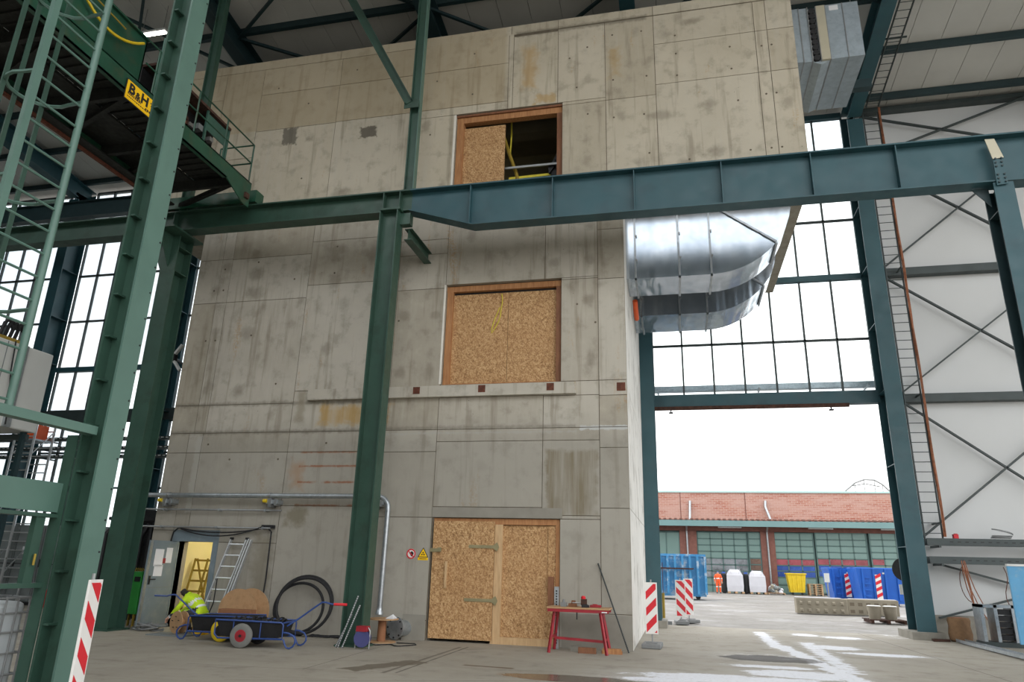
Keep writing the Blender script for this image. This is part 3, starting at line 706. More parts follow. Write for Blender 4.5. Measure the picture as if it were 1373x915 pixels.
# roof lamp seen above the crane
lp_ = thing('roof_lamp', 'lit strip lamp hanging under the roof above the crane', 'lamp', tuple(PY(204, 46, 15.8)))
c_ = PY(204, 46, 15.8)
MB().box((c_.x-.55, c_.y-.09, c_.z+.02), (c_.x+.55, c_.y+.09, c_.z+.1)).build('housing', 'plastic_white', lp_)
for s_ in (-.045, .045): MB().cyl((c_.x-.5, c_.y+s_, c_.z), (c_.x+.5, c_.y+s_, c_.z), .02, 8).build('tube', 'lamp_high', lp_)
for s_ in (-.4, .4): MB().cyl((c_.x+s_, c_.y, c_.z+.1), (c_.x+s_, c_.y, RZ(c_.y)), .008, 6).build('hanger', 'steel_rod', lp_)
# ================================================================== CONCRETE TOWER
XL, XR, UL, UR = -13.22, -1.02, -14.75, 3.54       # lower and upper block
ZS, ZT, YR = 10.85, 16.7, 23.7
OX0, OX1 = -5.64, -2.6
tw = thing('concrete_tower', 'tall raw concrete tower with wider upper block and boarded openings', 'building', (-7, YT+.3, 0))
G = .008
def fpan(x0, x1, z0, z1, mat):
    """front panel, leaving the openings free"""
    parts = [(x0, x1, z0, z1)]
    for (a, b, c, d) in OPEN:
        out = []
        for (p, q, r_, s_) in parts:
            if q <= a+1e-4 or p >= b-1e-4 or s_ <= c+1e-4 or r_ >= d-1e-4: out.append((p, q, r_, s_)); continue
            if r_ < c: out.append((p, q, r_, c))
            if s_ > d: out.append((p, q, d, s_))
            zz0, zz1 = max(r_, c), min(s_, d)
            if p < a: out.append((p, a, zz0, zz1))
            if q > b: out.append((b, q, zz0, zz1))
        parts = out
    for (p, q, r_, s_) in parts:
        if q-p < .03 or s_-r_ < .03: continue
        piece('concrete_panel', (p+G, YT, r_+G), (q-G, YT+.012, s_-G), mat, tw)
SD0, SD1, SDT = -12.38, -11.4, 2.03               # small steel door of the tower
OPEN = [(OX0, OX1, -1, 2.7), (OX0, OX1, 5.93, 8.63), (OX0, OX1, 11.45, 13.87), (SD0, SD1, -1, SDT), (-6.62, -6.24, -1, .42)]
def column(x0, x1, zs, mat):
    for a, b in zip(zs[:-1], zs[1:]): fpan(x0, x1, a, b, mat)
U = 'concrete_up'; Lw = 'concrete_low'
up = [(-14.75, -13.4, [ZS, 13.1, 14.12, 15.42, 16.38]), (-13.4, -12.07, [ZS, 13.2, 16.38]), (-12.07, -9.42, [ZS, 14.1, 15.42, 16.38]), (-9.42, -6.82, [ZS, 14.12, 15.42, 16.38]),
      (-6.82, -4.16, [ZS, 14.13, 15.42, 16.42]), (-4.16, -4.02, [ZS, 16.42]), (-4.02, -2.73, [ZS, 16.3]), (-2.73, -1.41, [ZS, 13.77, 16.36]), (-1.41, -.07, [ZS, 13.77, 16.36]),
      (-.07, 2.56, [ZS, 14.08, 15.39, 16.36]), (2.56, 2.87, [ZS, 14.08, 15.39, 16.36]), (2.87, 3.54, [ZS, 14.08, 15.39, 16.36])]
for a, b, z in up: column(a, b, z, U)
xs_ = [-14.75, -9.5, -4.1, -2.73, -.07, 3.54]
for a, b in zip(xs_[:-1], xs_[1:]): fpan(a, b, 16.38, ZT, U)
lo = [(XL, -12.48, [4.8, 5.56, 8.52, 9.86, ZS]), (-12.48, -12.15, [4.8, 5.56, 8.52, 9.86, ZS]), (-12.15, -9.67, [4.8, 5.56, 8.52, 9.84, ZS]), (-9.67, -7.0, [4.8, 5.88, 8.88, 10.2, ZS]),
      (-7.0, -5.66, [4.8, 5.9, 8.55, 9.55, 9.98, ZS]), (-5.66, -3.02, [4.8, 5.6, 8.63, ZS]), (-3.02, -1.68, [4.8, 5.58, 5.93, 8.58, ZS]), (-1.68, XR, [4.8, 5.56, 5.93, 8.54, 9.9, ZS]),
      (XL, -12.62, [0, 2.3, 4.28, 4.8]), (-12.62, -12.2, [0, 2.3, 4.28, 4.8]), (-12.2, -9.66, [0, 4.28, 4.8]), (-9.66, -7.06, [0, 2.94, 4.28, 4.8]), (-7.06, -5.66, [0, 2.7, 4.26, 4.8]),
      (-5.66, -3.02, [2.7, 2.95, 4.5, 4.8]), (-3.02, -1.68, [0, 2.78, 4.5, 4.8]), (-1.68, XR, [0, .72, 2.95, 4.32, 4.8])]
for a, b, z in lo: column(a, b, z, Lw)
# core behind the panels (openings left free)
YC0, YC1 = YT+.02, YT+.35
core = MB()
def cbox(x0, x1, z0, z1):
    parts = [(x0, x1, z0, z1)]
    for (a, b, c, d) in OPEN:
        out = []
        for (p, q, r_, s_) in parts:
            if q <= a or p >= b or s_ <= c or r_ >= d: out.append((p, q, r_, s_)); continue
            if r_ < c: out.append((p, q, r_, c))
            if s_ > d: out.append((p, q, d, s_))
            z0_, z1_ = max(r_, c), min(s_, d)
            if p < a: out.append((p, a, z0_, z1_))
            if q > b: out.append((b, q, z0_, z1_))
        parts = out
    for (p, q, r_, s_) in parts: core.box((p, YC0, r_), (q, YC1, s_))
cbox(XL+.004, XR-.004, 0, ZS); cbox(UL+.004, UR-.004, ZS+.004, ZT-.004)
core.build('front_wall', 'concrete_plain', tw)
core = MB(); YC0, YC1 = YT+.012, YT+.02
cbox(XL+.004, XR-.004, 0, ZS); cbox(UL+.004, UR-.004, ZS+.004, ZT-.004)
core.build('joint_backing', 'joint_dark', tw); YC0, YC1 = YT+.02, YT+.35
# side walls, slab, roof, rear
MB().box((XL, YC1, 0), (XL+.3, YR, ZS)).build('side_wall', 'concrete_plain', tw)
MB().box((XR-.3, YC1, 0), (XR-.03, YR, ZS)).build('side_wall', 'concrete_plain', tw)
for z0, z1 in ((0, 2.95), (2.95, 5.75), (5.75, 8.5), (8.5, ZS)):
    for y0, y1 in ((YT+.036, 18.9), (18.9, 21.4), (21.4, YR)): piece('concrete_panel', (XR-.03, y0+G, z0+G), (XR, y1-G, z1-G), 'whitewash', tw)
MB().box((UL, YC1, ZS), (UR, YR, ZS+.35)).build('overhang_slab', 'concrete_plain', tw)
MB().box((UR-.3, YC1, ZS+.35), (UR, YR, ZT)).build('side_wall', 'concrete_plain', tw)
MB().box((UL, YC1, ZS+.35), (UL+.3, YR, ZT)).build('side_wall', 'concrete_plain', tw)
MB().box((UL, YR, ZS), (UR, YR+.2, ZT)).build('rear_wall', 'concrete_plain', tw)
MB().box((XL, YR, 0), (XR, YR+.2, ZS)).build('rear_wall', 'concrete_plain', tw)
MB().box((UL, YC1, ZT-.3), (UR, YR, ZT)).build('top_slab', 'concrete_plain', tw)
# bench ledge under the middle window, with rusty anchor plates
MB().box((-9.2, YT-.14, 5.6), (-7.0, YT-.001, 5.88)).build('ledge', Lw, tw)
MB().box((-6.99, YT-.14, 5.6), (-2.22, YT-.001, 5.88)).build('ledge', Lw, tw)
for x in (-6.22, -4.53, -2.83): piece('anchor_plate', (x-.09, YT-.146, 5.68), (x+.09, YT-.139, 5.86), 'rust', tw)
piece('anchor_plate', (-1.26, YT-.008, 5.66), (-1.06, YT+.002, 5.86), 'rust', tw)
# smooth cement bands and patches
piece('cement_band', (-5.66, YT-.012, 2.71), (-2.55, YT+.001, 2.94), 'cement_patch', tw)
piece('cement_patch', (-6.22, YT-.02, 0.0), (-5.68, YT+.001, .54), 'cement_patch', tw)
piece('cement_patch', (-2.55, YT-.01, 0.0), (-1.03, YT+.001, .7), 'cement_patch', tw)
# tie holes
th0 = None
for x, z in [(-12.35, 9.55), (-12.6, 8.9), (-12.3, 8.9), (-11.3, 9.7), (-10.1, 9.1), (-10.25, 6.1), (-11.2, 7.5), (-12.6, 7.4), (-12.3, 7.4), (-8.9, 10.0), (-8.9, 9.2), (-6.9, 7.7), (-2.2, 7.9), (-1.75, 7.4),
             (-1.2, 15.9), (-1.9, 15.6), (-2.4, 15.3), (-.4, 15.9), (-1.2, 14.4), (-.3, 14.4), (-2.2, 14.3), (-1.9, 13.4), (-.4, 13.2), (-1.2, 13.2), (-.3, 12.0), (.5, 15.6), (.5, 15.0), (1.9, 15.0), (1.9, 14.3), (.5, 14.3), (2.0, 13.3), (2.7, 13.4), (2.95, 13.4),
             (2.7, 14.9), (2.95, 14.9), (2.7, 11.8), (2.95, 11.8), (.7, 11.7), (2.2, 11.8), (-5.2, 15.9), (-5.2, 14.5), (-6.3, 15.1), (-6.4, 13.3), (-8.9, 15.9), (-10.4, 14.9), (-11.5, 15.6), (-10.3, 12.3), (-12.0, 4.5), (-8.6, 4.5), (-11.3, 4.1), (-9.9, 4.1)]:
    if th0 is None: th0 = MB().cyl((x, YT-.003, z), (x, YT+.02, z), .028, 8).build('tie_hole', 'joint_dark', tw); x0_, z0_ = x, z
    else: delta(th0, (x-x0_, 0, z-z0_))

# ---------- openings
# boarded door at the foot of the tower
d1 = thing('door_1', 'wide chipboard door boarding the opening at the foot of the tower', 'door', (-4.1, YT+.1, 0), kind='structure')
yd = YT+.06
MB().box((OX0+.02, yd, 2.56), (OX1, yd+.12, 2.69)).build('frame_head', 'pine', d1)
MB().box((OX1-.1, yd, 0), (OX1, yd+.12, 2.56)).build('frame_post', 'pine', d1)
MB().box((-4.12, yd-.01, .12), (-3.94, yd+.12, 2.56)).build('frame_post', 'pine_pale', d1)
MB().box((-4.16, yd-.02, 0), (OX1, yd+.12, .15)).build('frame_sill', 'pine_pale', d1)
MB().box((-4.18, yd-.02, 1.22), (-4.0, yd+.0, 1.34)).build('frame_cleat', 'pine_pale', d1)
lf = MB().box((OX0+.04, yd-.06, .06), (-4.12, yd-.03, 2.62)).build('door_leaf', 'osb', d1)
MB().box((-3.94, yd+.06, .15), (OX1-.28, yd+.09, 2.55)).build('fixed_board', 'osb', d1)
MB().box((OX1-.28, yd+.03, .15), (OX1-.1, yd+.09, 2.55)).build('fixed_board', 'osb', d1)
for z, xa in ((2.06, -4.72), (.9, -4.78)):
    h_ = MB().box((xa, yd-.075, z-.035), (-4.14, yd-.06, z+.035)).prism([(-4.14, yd-.075, z-.035), (-4.05, yd-.075, z-.1), (-4.0, yd-.075, z), (-4.05, yd-.075, z+.1), (-4.14, yd-.075, z+.035)], (0, .015, 0)).build('strap_hinge', 'zinc_strap', lf)
MB().box((-5.26, yd-.11, 1.14), (-5.21, yd-.06, 1.72)).build('pull_handle', 'pine_pale', lf)
MB().box((OX0-.02, yd-.09, 1.92), (-5.4, yd-.06, 2.0)).box((-5.46, yd-.11, 1.93), (-5.38, yd-.06, 2.02)).build('bolt', 'zinc_strap', lf)
MB().box((-2.86, yd-.06, .85), (-2.74, yd+.03, 1.45)).build('door_block', 'pine_dark', d1)
# middle boarded window
w8 = thing('window_8', 'middle tower window boarded with chipboard, a yellow cord hanging on it', 'window', (-4.1, YT+.1, 5.93), kind='structure')
yw = YT+.10
MB().box((OX0, yw, 8.46), (OX1, yw+.2, 8.61)).build('frame_head', 'pine', w8)
MB().box((OX0+.01, yw, 5.93), (OX0+.17, yw+.2, 8.46)).build('frame_post', 'pine', w8)
MB().box((OX1-.14, yw, 5.93), (OX1-.01, yw+.2, 8.46)).build('frame_post', 'pine_dark', w8)
MB().box((OX0+.17, yw, 5.93), (OX1-.14, yw+.2, 5.98)).build('frame_sill', 'pine', w8)
MB().box((OX0+.17, yw+.1, 5.98), (-4.005, yw+.13, 8.4)).build('board', 'osb', w8)
MB().box((-3.995, yw+.1, 5.98), (OX1-.14, yw+.13, 8.4)).build('board', 'osb', w8)
MB().box((OX0+.17, yw+.12, 8.38), (OX1-.14, yw+.2, 8.47)).build('gap', 'black', w8)
ck = MB().tube([(-4.18+.02*math.sin(k), yw+.08, 8.36-k*.12) for k in range(6)]+[(-4.24, yw+.08, 7.62), (-4.34, yw+.08, 7.42), (-4.42, yw+.08, 7.3), (-4.42, yw+.08, 7.42), (-4.34, yw+.08, 7.7), (-4.22, yw+.08, 8.0)], .012, 5).build('cord', 'rope_yellow', w8, smooth=True)
MB().box((OX0-.05, YT-.012, 5.95), (OX0, YT+.03, 8.63)).build('foam_edge', 'mortar_white', w8)
# top window: half boarded, half open
w9 = thing('window_9', 'top tower window half boarded with chipboard and half open', 'window', (-4.1, YT+.1, 11.45), kind='structure')
MB().box((OX0, yw, 13.62), (OX1, yw+.2, 13.8)).build('frame_head', 'pine', w9)
MB().box((OX0, yw-.05, 13.8), (OX1, yw+.2, 13.86)).build('frame_lintel', 'pine_dark', w9)
MB().box((OX0+.01, yw, 11.45), (OX0+.2, yw+.2, 13.62)).build('frame_post', 'pine', w9)
MB().box((OX1-.16, yw, 11.45), (OX1-.01, yw+.2, 13.62)).build('frame_post', 'pine_dark', w9)
MB().box((OX0+.2, yw, 11.45), (OX1-.16, yw+.2, 11.55)).build('frame_sill', 'pine', w9)
MB().box((OX0+.2, yw+.1, 11.55), (-4.24, yw+.13, 13.5)).build('board', 'osb', w9)
MB().box((OX0-.06, YT-.012, 11.45), (OX0, YT+.03, 13.85)).build('foam_edge', 'mortar_white', w9)
# dim room behind the top window, with a few things standing in it
rm = tw
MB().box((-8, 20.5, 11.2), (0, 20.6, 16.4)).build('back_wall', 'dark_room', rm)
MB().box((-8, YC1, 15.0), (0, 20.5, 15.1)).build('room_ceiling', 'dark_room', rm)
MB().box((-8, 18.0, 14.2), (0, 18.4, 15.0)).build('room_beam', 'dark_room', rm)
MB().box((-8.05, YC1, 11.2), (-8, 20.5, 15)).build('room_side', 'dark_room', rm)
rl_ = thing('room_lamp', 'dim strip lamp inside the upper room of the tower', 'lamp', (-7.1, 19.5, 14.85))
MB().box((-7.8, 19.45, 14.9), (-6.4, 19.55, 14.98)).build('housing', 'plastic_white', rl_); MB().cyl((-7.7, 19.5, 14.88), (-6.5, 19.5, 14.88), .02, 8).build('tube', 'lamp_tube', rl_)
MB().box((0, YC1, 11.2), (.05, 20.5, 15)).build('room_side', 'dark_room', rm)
tag(MB().tube([PY(676, 185, 17.0), PY(684, 210, 16.95), PY(692, 232, 16.9), PY(695, 245, 16.88)], .05, 8).build('diagonal_pipe', 'yellow_dull', smooth=True), 'yellowish diagonal pipe inside the open top window', 'pipe')
tag(MB().tube([PY(686, 160, 17.1), PY(686, 180, 17.1), PY(685, 195, 17.05), PY(684, 208, 17.0)], .025, 6).build('hose', 'rope_yellow', smooth=True), 'thin yellow hose hanging in the open top window', 'hose')
tag(MB().bar(PY(670, 227, 16.75), PY(752, 219, 16.75), .05, .06).build('guard_rail', 'steel_rod'), 'grey guard rail across the open top window', 'rail')
t = thing('jacket', 'dark jacket hanging at the edge of the open top window', 'jacket', tuple(PY(745, 236, 16.85)))
pj = [PY(x, y, 16.9) for x, y in ((748, 203), (742, 214), (737, 226), (740, 236), (751, 238), (752, 205))]
MB().prism(pj, (0, .14, 0)).build('cloth', 'black', t); MB().prism([PY(x, y, 16.82) for x, y in ((744, 212), (735, 224), (736, 233), (744, 222))], (0, .1, 0)).build('sleeve', 'black', t)
tag(MB().bar(PY(683, 241, 16.95), PY(738, 235, 16.95), .12, .07).build('pipe_bundle', 'rope_yellow'), 'yellow lit pipes lying behind the sill of the top window', 'pipes')
# lit entrance room behind the small steel door
e1 = tw
for a, b in (((-12.9, 19.4, 0), (-10.4, 19.5, 2.6)), ((-12.9, YC1, 2.6), (-10.4, 19.5, 2.7)), ((-12.95, YC1, 0), (-12.9, 19.5, 2.6)), ((-10.4, YC1, 0), (-10.35, 19.5, 2.6))): MB().box(a, b).build('room_wall', 'room_yellow', e1)
lm = thing('ceiling_lamp', 'lit strip lamp on the ceiling of the yellow entrance room', 'lamp', (-11.6, 17.8, 2.5))
MB().box((-12.2, 17.72, 2.54), (-11.0, 17.88, 2.6)).build('housing', 'plastic_white', lm); MB().cyl((-12.15, 17.8, 2.50), (-11.05, 17.8, 2.50), .03, 8).build('tube', 'lamp_warm', lm)

# small steel door, standing open
d2 = thing('door_2', 'grey steel door of the yellow lit entrance, standing open', 'door', (-11.9, YT, 0), kind='structure')
MB().box((SD0-.07, YT-.03, 0), (SD0, YT+.2, SDT+.0)).build('frame_jamb', 'door_grey', d2)
MB().box((SD1, YT-.03, 0), (SD1+.14, YT+.2, SDT+.28)).build('frame_jamb', 'door_grey', d2)
MB().box((SD0-.2, YT-.03, SDT), (SD1, YT+.2, SDT+.28)).build('frame_head', 'door_grey', d2)
# leaf: hinged on the left jamb, swung out towards the hall
hx, hy = SD0-.02, YT-.05
tip = PZ(186, 843, 0.03)
dv = Vector((tip.x-hx, tip.y-hy, 0)); dl = .98; dv.normalize(); nv = Vector((dv.y, -dv.x, 0))
if nv.y > 0: nv = -nv
def dp(u, z, o=0): return Vector((hx, hy, 0))+dv*u+nv*o+Vector((0, 0, z))
leaf = MB().obox(dp(dl/2, 1.02), dv, nv, (0, 0, 1), dl/2, .022, 1.0).build('door_leaf', 'door_grey', d2)
MB().obox(dp(dl-.04, 1.02, .024), dv, nv, (0, 0, 1), .045, .004, .99).build('edge_strip', 'galv', leaf)
MB().obox(dp(dl/2, .93, .024), dv, nv, (0, 0, 1), dl/2-.1, .003, .006).build('panel_joint', 'cab_grey', leaf)
MB().obox(dp(dl-.15, 1.1, .03), dv, nv, (0, 0, 1), .03, .008, .1).obox(dp(dl-.24, 1.12, .06), dv, nv, (0, 0, 1), .08, .01, .012).build('handle', 'black', leaf)
MB().obox(dp(.62, 1.62, .026), dv, nv, (0, 0, 1), .15, .002, .2).build('notice', 'paper', leaf)
MB().obox(dp(.27, 1.68, .026), dv, nv, (0, 0, 1), .11, .002, .18).build('notice', 'paper', leaf)
MB().obox(dp(.58, 1.32, .026), dv, nv, (0, 0, 1), .15, .002, .13).build('notice', 'paper', leaf)
MB().obox(dp(.42, 1.55, .029), dv, nv, (0, 0, 1), .05, .002, .06).build('tag', 'red_paint', leaf)
# ================================================================== CRANE RUNWAY AND COLUMNS
def icol_x(name, label, x0, x1, y0, y1, z0, z1, mat, matf=None, stiff=(), tf=.03, group='runway columns'):
    """I-column whose flanges face +x and -x (channel open towards the viewer)"""
    t = thing(name, label, 'column', ((x0+x1)/2, (y0+y1)/2, z0), group)
    MB().box((x0, y0, z0), (x0+tf, y1, z1)).build('flange', mat, t)
    MB().box((x1-tf, y0, z0), (x1, y1, z1)).build('flange', matf or mat, t)
    ym = (y0+y1)/2
    MB().box((x0+tf, ym-.012, z0), (x1-tf, ym+.012, z1)).build('web', mat, t)
    for z in stiff: MB().box((x0+tf, y0+.01, z-.012), (x0+tf+.07, ym-.012, z+.012)).build('stiffener', mat, t)
    if z0 < .1: MB().box((x0-.08, y0-.08, 0), (x1+.08, y1+.08, .035)).build('base_plate', mat, t)
    return t
def icol_y(name, label, x0, x1, y0, y1, z0, z1, mat, matf=None, stiff=(), tf=.03, group='runway columns'):
    """I-column whose flanges face +y and -y"""
    t = thing(name, label, 'column', ((x0+x1)/2, (y0+y1)/2, z0), group)
    MB().box((x0, y0, z0), (x1, y0+tf, z1)).build('flange', matf or mat, t)
    MB().box((x0, y1-tf, z0), (x1, y1, z1)).build('flange', mat, t)
    xm = (x0+x1)/2
    MB().box((xm-.012, y0+tf, z0), (xm+.012, y1-tf, z1)).build('web', mat, t)
    for z in stiff: MB().box((x0+.01, y0+tf, z-.012), (x1-.01, y1-tf, z+.012)).build('stiffener', mat, t)
    if z0 < .1: MB().box((x0-.08, y0-.08, 0), (x1+.08, y1+.08, .035)).build('base_plate', mat, t)
    return t
# big column nearest the viewer
c1 = icol_x('steel_column', 'big green steel column with short stiffener plates beside the caged ladder', -6.91, -6.58, 7.0, 7.31, 0, RZ(7)-1.1, 'green_paint', 'green_pale_lit', [.9+i*.56 for i in range(34)], group='green hall columns')  # right flange in the paler green: its lit side put into the colour
b0 = MB().cyl((-6.582, 7.28, .6), (-6.572, 7.28, .6), .012, 6).build('bolt', 'black', c1)
for k in range(1, 30): delta(b0, (0, 0, k*.36), 'bolt')
# column under the haunch of the runway
cB = icol_x('steel_column', 'green runway column standing beside the bent galvanised pipe', -6.84, -6.36, 14.42, 14.78, 0, 9.93, 'green_paint', 'green_paint', (), group='green hall columns')
MB().box((-6.83, 14.4, 9.93), (-6.3, 14.8, 9.985)).build('head_plate', 'green_paint', cB)
br_ = thing('tie_stub', 'short green steel stub tying the runway column head to the tower', 'beam', (-6.15, 15.5, 9.3))
ibeam(br_, (-6.2, 14.8, 9.42), (-6.2, 16.28, 9.42), (1, 0, 0), .3, .2, .02, .015, 'green_paint')
MB().box((-6.36, 14.6, 9.6), (-6.1, 14.8, 9.9)).build('end_plate', 'green_paint', br_)
# column below the left part of the runway
c2 = icol_y('steel_column', 'green runway column at the left edge of the tower behind the red and white board', -13.17, -12.72, 14.75, 15.3, 0, 9.9, 'green_paint', 'green_paint', [8.9, 9.6], group='green hall columns')
MB().prism([(-13.17, 14.76, 8.9), (-13.17, 14.76, 9.9), (-13.62, 14.76, 9.9)], (0, .03, 0)).build('haunch', 'green_paint', c2)
MB().prism([(-12.96, 14.75, 9.0), (-12.96, 14.75, 9.9), (-12.96, 14.2, 9.9)], (.02, 0, 0)).build('haunch', 'green_paint', c2)
MB().box((-13.6, 14.2, 9.9), (-12.5, 15.4, 9.95)).build('head_plate', 'green_paint', c2)
# right column
cR = icol_y('steel_column', 'teal runway column with a bolted splice in front of the cross braced wall', 6.62, 6.99, 14.6, 15.1, 0, 9.42, 'teal_dark', 'teal_paint', [8.8], group='green hall columns')  # lit front flange and shaded recess put into two teal tones
MB().prism([(6.62, 14.84, 9.0), (6.62, 14.84, 9.42), (6.3, 14.84, 9.42)], (0, .02, 0)).build('gusset', 'teal_dark', cR)

# runway, shallow green part
rb = thing('runway_beam', 'green crane runway beam left of the runway column, crane resting on it', 'beam', (-16, 14.77, 9.97), 'crane runway')
xh = -6.15
MB().box((-30, 14.58, 10.52), (xh, 14.96, 10.555)).build('flange', 'green_paint', rb)
MB().box((-30, 14.58, 9.97), (xh, 14.96, 10.0)).build('flange', 'green_paint', rb)
MB().box((-30, 14.76, 10.0), (xh, 14.78, 10.52)).build('web', 'green_paint', rb)
MB().box((-30, 14.73, 10.555), (xh, 14.81, 10.60)).build('crane_rail', 'rust_dark', rb)
for x in (-12.9, -6.85, -6.42): MB().box((x-.012, 14.59, 10.0), (x+.012, 14.76, 10.52)).build('stiffener', 'green_paint', rb)
# deep teal part with haunch
rg = thing('runway_girder', 'deep teal crane runway girder with upright stiffeners crossing the tower', 'beam', (1, 14.77, 9.44), 'crane runway')
xa, xb_ = -6.149, -4.52
MB().box((xa, 14.58, 10.52), (16, 14.96, 10.555)).build('flange', 'teal_paint', rg)
MB().prism([(xa, 14.58, 9.97), (xa, 14.96, 9.97), (xb_, 14.96, 9.44), (xb_, 14.58, 9.44)], (0, 0, .03)).build('flange', 'teal_paint', rg)
MB().box((xb_, 14.58, 9.44), (16, 14.96, 9.47)).build('flange', 'teal_paint', rg)
MB().prism([(xa, 14.76, 10.0), (xa, 14.76, 10.52), (16, 14.76, 10.52), (16, 14.76, 9.47), (xb_, 14.76, 9.47)], (0, .02, 0)).build('web', 'teal_paint', rg)
MB().box((xa, 14.73, 10.555), (16, 14.81, 10.60)).build('crane_rail', 'rust_dark', rg)
for px_ in (632, 741, 850, 968, 1090, 1207):
    x = PY(px_, 245, 14.65).x
    MB().box((x-.012, 14.6, 9.47), (x+.012, 14.76, 10.52)).build('stiffener', 'teal_paint', rg)
    MB().box((x-.012, 14.78, 9.47), (x+.012, 14.95, 10.52)).build('stiffener', 'teal_paint', rg)
for x in (8.6, 10.3): MB().box((x-.012, 14.6, 9.47), (x+.012, 14.76, 10.52)).build('stiffener', 'teal_paint', rg)
# splice plate over the right column
sp_ = MB().prism([PY(1320, 187, 14.56), PY(1333, 186, 14.56), PY(1346, 211, 14.53), PY(1331, 213, 14.53)], (0, .02, 0)).build('splice_strap', 'beige_strip', rg)
MB().prism([PY(1331, 212, 14.55), PY(1346, 210, 14.55), PY(1352, 246, 14.55), PY(1337, 248, 14.55)], (0, .02, 0)).build('splice_plate', 'teal_paint', rg)
for (x, y) in ((1334, 213), (1342, 212), (1335, 218), (1343, 217), (1336, 223), (1344, 222), (1338, 234), (1347, 233), (1339, 239), (1348, 238), (1340, 244), (1349, 243)):
    p = PY(x, y, 14.545); MB().cyl((p.x, p.y-.02, p.z), (p.x, p.y+.005, p.z), .022, 6).build('bolt', 'teal_dark', rg)
# upper column and diagonal strut above the runway
cu = icol_x('hanger_column', 'slim green column above the runway at the diagonal strut', -6.36, -6.10, 14.65, 14.83, 10.6, RZ(14.7)-.3, 'green_paint', 'green_pale_lit', (), .025, 'columns above the runway')  # lit right flange painted in here too
ds = thing('diagonal_strut', 'green diagonal strut leaning against the slim column above the runway', 'strut', (-7.3, 14.7, 13))
ibeam(ds, (-6.36, 14.55, 13.1), (-9.1, 14.55, 18.2), (0, 1, 0), .22, .18, .025, .02, 'green_paint')
MB().box((-6.5, 14.56, 12.95), (-6.1, 14.58, 13.2)).build('gusset', 'green_paint', ds)
xu = PY(289, 60, 14.7).x
icol_x('hanger_column', 'slim green column above the runway behind the crane cabinet', xu-.13, xu+.13, 14.65, 14.83, 10.6, RZ(14.7)-.3, 'green_paint', 'green_paint', (), .025, 'columns above the runway')
# second, darker longitudinal girder behind the runway at the far left
lg = thing('back_girder', 'dark green girder behind the runway between the caged ladder and the big column', 'beam', (-20, 20, 13))
p0, p1 = PY(60, 290, 20.5), PY(200, 270, 20.5)
ibeam(lg, (-30, 20.5, (p0.z+p1.z)/2), (-15.2, 20.5, (p0.z+p1.z)/2), (0, 1, 0), .7, .3, .03, .02, 'teal_dark')

# ================================================================== TRAVELLING CRANE
cr = thing('bridge_crane', 'green travelling crane bridge with walkway, railing and yellow sign', 'crane', (-12, 9, 10.6))
XA, XB2 = -10.5, -13.1
YC_, YN = 14.35, 1.5
K = 'crane_green'
MB().prism([(XA, YN, 10.62), (XA, YN, 11.02), (XA, YC_, 11.02), (XA, YC_, 10.32), (XA, YC_-.25, 10.32), (XA, YC_-1.0, 10.62)], (-.03, 0, 0)).build('edge_channel', K, cr)
MB().box((XA-.12, YN, 10.99), (XA, YC_, 11.02)).build('edge_flange', K, cr); MB().box((XA-.12, YN, 10.62), (XA, YC_-1.0, 10.65)).build('edge_flange', K, cr)
# main girder plate
MB().box((XA-.45, YN, 11.03), (XA-.42, 10.6, 12.42)).build('girder_web', K, cr); MB().box((XA-.6, YN, 12.42), (XA-.35, 10.6, 12.46)).build('girder_flange', K, cr)
MB().box((XA-1.0, YN, 11.03), (XA-.97, 10.6, 12.42)).build('girder_web', K, cr); MB().box((XA-1.0, 10.57, 11.03), (XA-.42, 10.6, 12.42)).build('girder_end', K, cr)
MB().box((XB2, YN, 10.6), (XB2+.35, YC_, 10.64)).build('girder_flange', 'grating_dark', cr)
MB().box((XB2+.1, YN, 10.64), (XB2+.14, YC_, 11.6)).build('girder_web', K, cr)
MB().box((XB2+.02, YN, 10.54), (XB2+.1, YC_, 10.6)).build('rail', 'rust', cr)
# walkway grating
for k in range(52): MB().box((XA-1.35, YN+.1+k*.245, 10.92), (XA-.12, YN+.14+k*.245, 10.96)).build('grating_bar', 'grating_dark', cr)
MB().box((XA-1.35, YN, 10.97), (XA-.12, YC_-.1, 10.985)).build('grating_plate', 'grating_dark', cr)
for k in range(7):
    y = 3.0+k*1.8
    MB().bar((XA-.12, y, 10.75), (XB2+.14, y+.9, 10.75), .1, .12).build('cross_member', 'grating_dark', cr)
    MB().box((XB2+.14, y-.05, 10.66), (XA-.12, y+.05, 10.9)).build('cross_member', 'grating_dark', cr)
MB().box((XB2+.14, YN, 10.9), (XA-1.35, YC_-.2, 10.96)).build('underside_sheet', 'grating_dark', cr)
# end carriage on the rail
MB().box((XB2-.4, 14.6, 10.64), (XA, 14.94, 10.98)).build('end_carriage', K, cr)
for x in (XB2, XA-.4): MB().cyl((x, 14.68, 10.74), (x, 14.86, 10.74), .14, 16).build('wheel', 'rust_dark', cr)
MB().box((XA, 14.1, 10.5), (XA+.06, 14.25, 10.64)).build('buffer', 'rust_dark', cr)
# railing
xr = XA-.03
for y in (10.6, 12.0, 13.1, 14.25): MB().cyl((xr, y, 11.02), (xr, y, 12.12), .022, 6).build('rail_post', K, cr)
for z in (12.12, 11.57): MB().cyl((xr, 10.3, z), (xr, 14.25, z), .02, 6).build('hand_rail', K, cr); MB().cyl((xr, 14.25, z), (xr-1.0, 14.25, z), .02, 6).build('hand_rail', K, cr)
MB().cyl((xr-1.0, 14.25, 11.02), (xr-1.0, 14.25, 12.12), .022, 6).build('rail_post', K, cr)
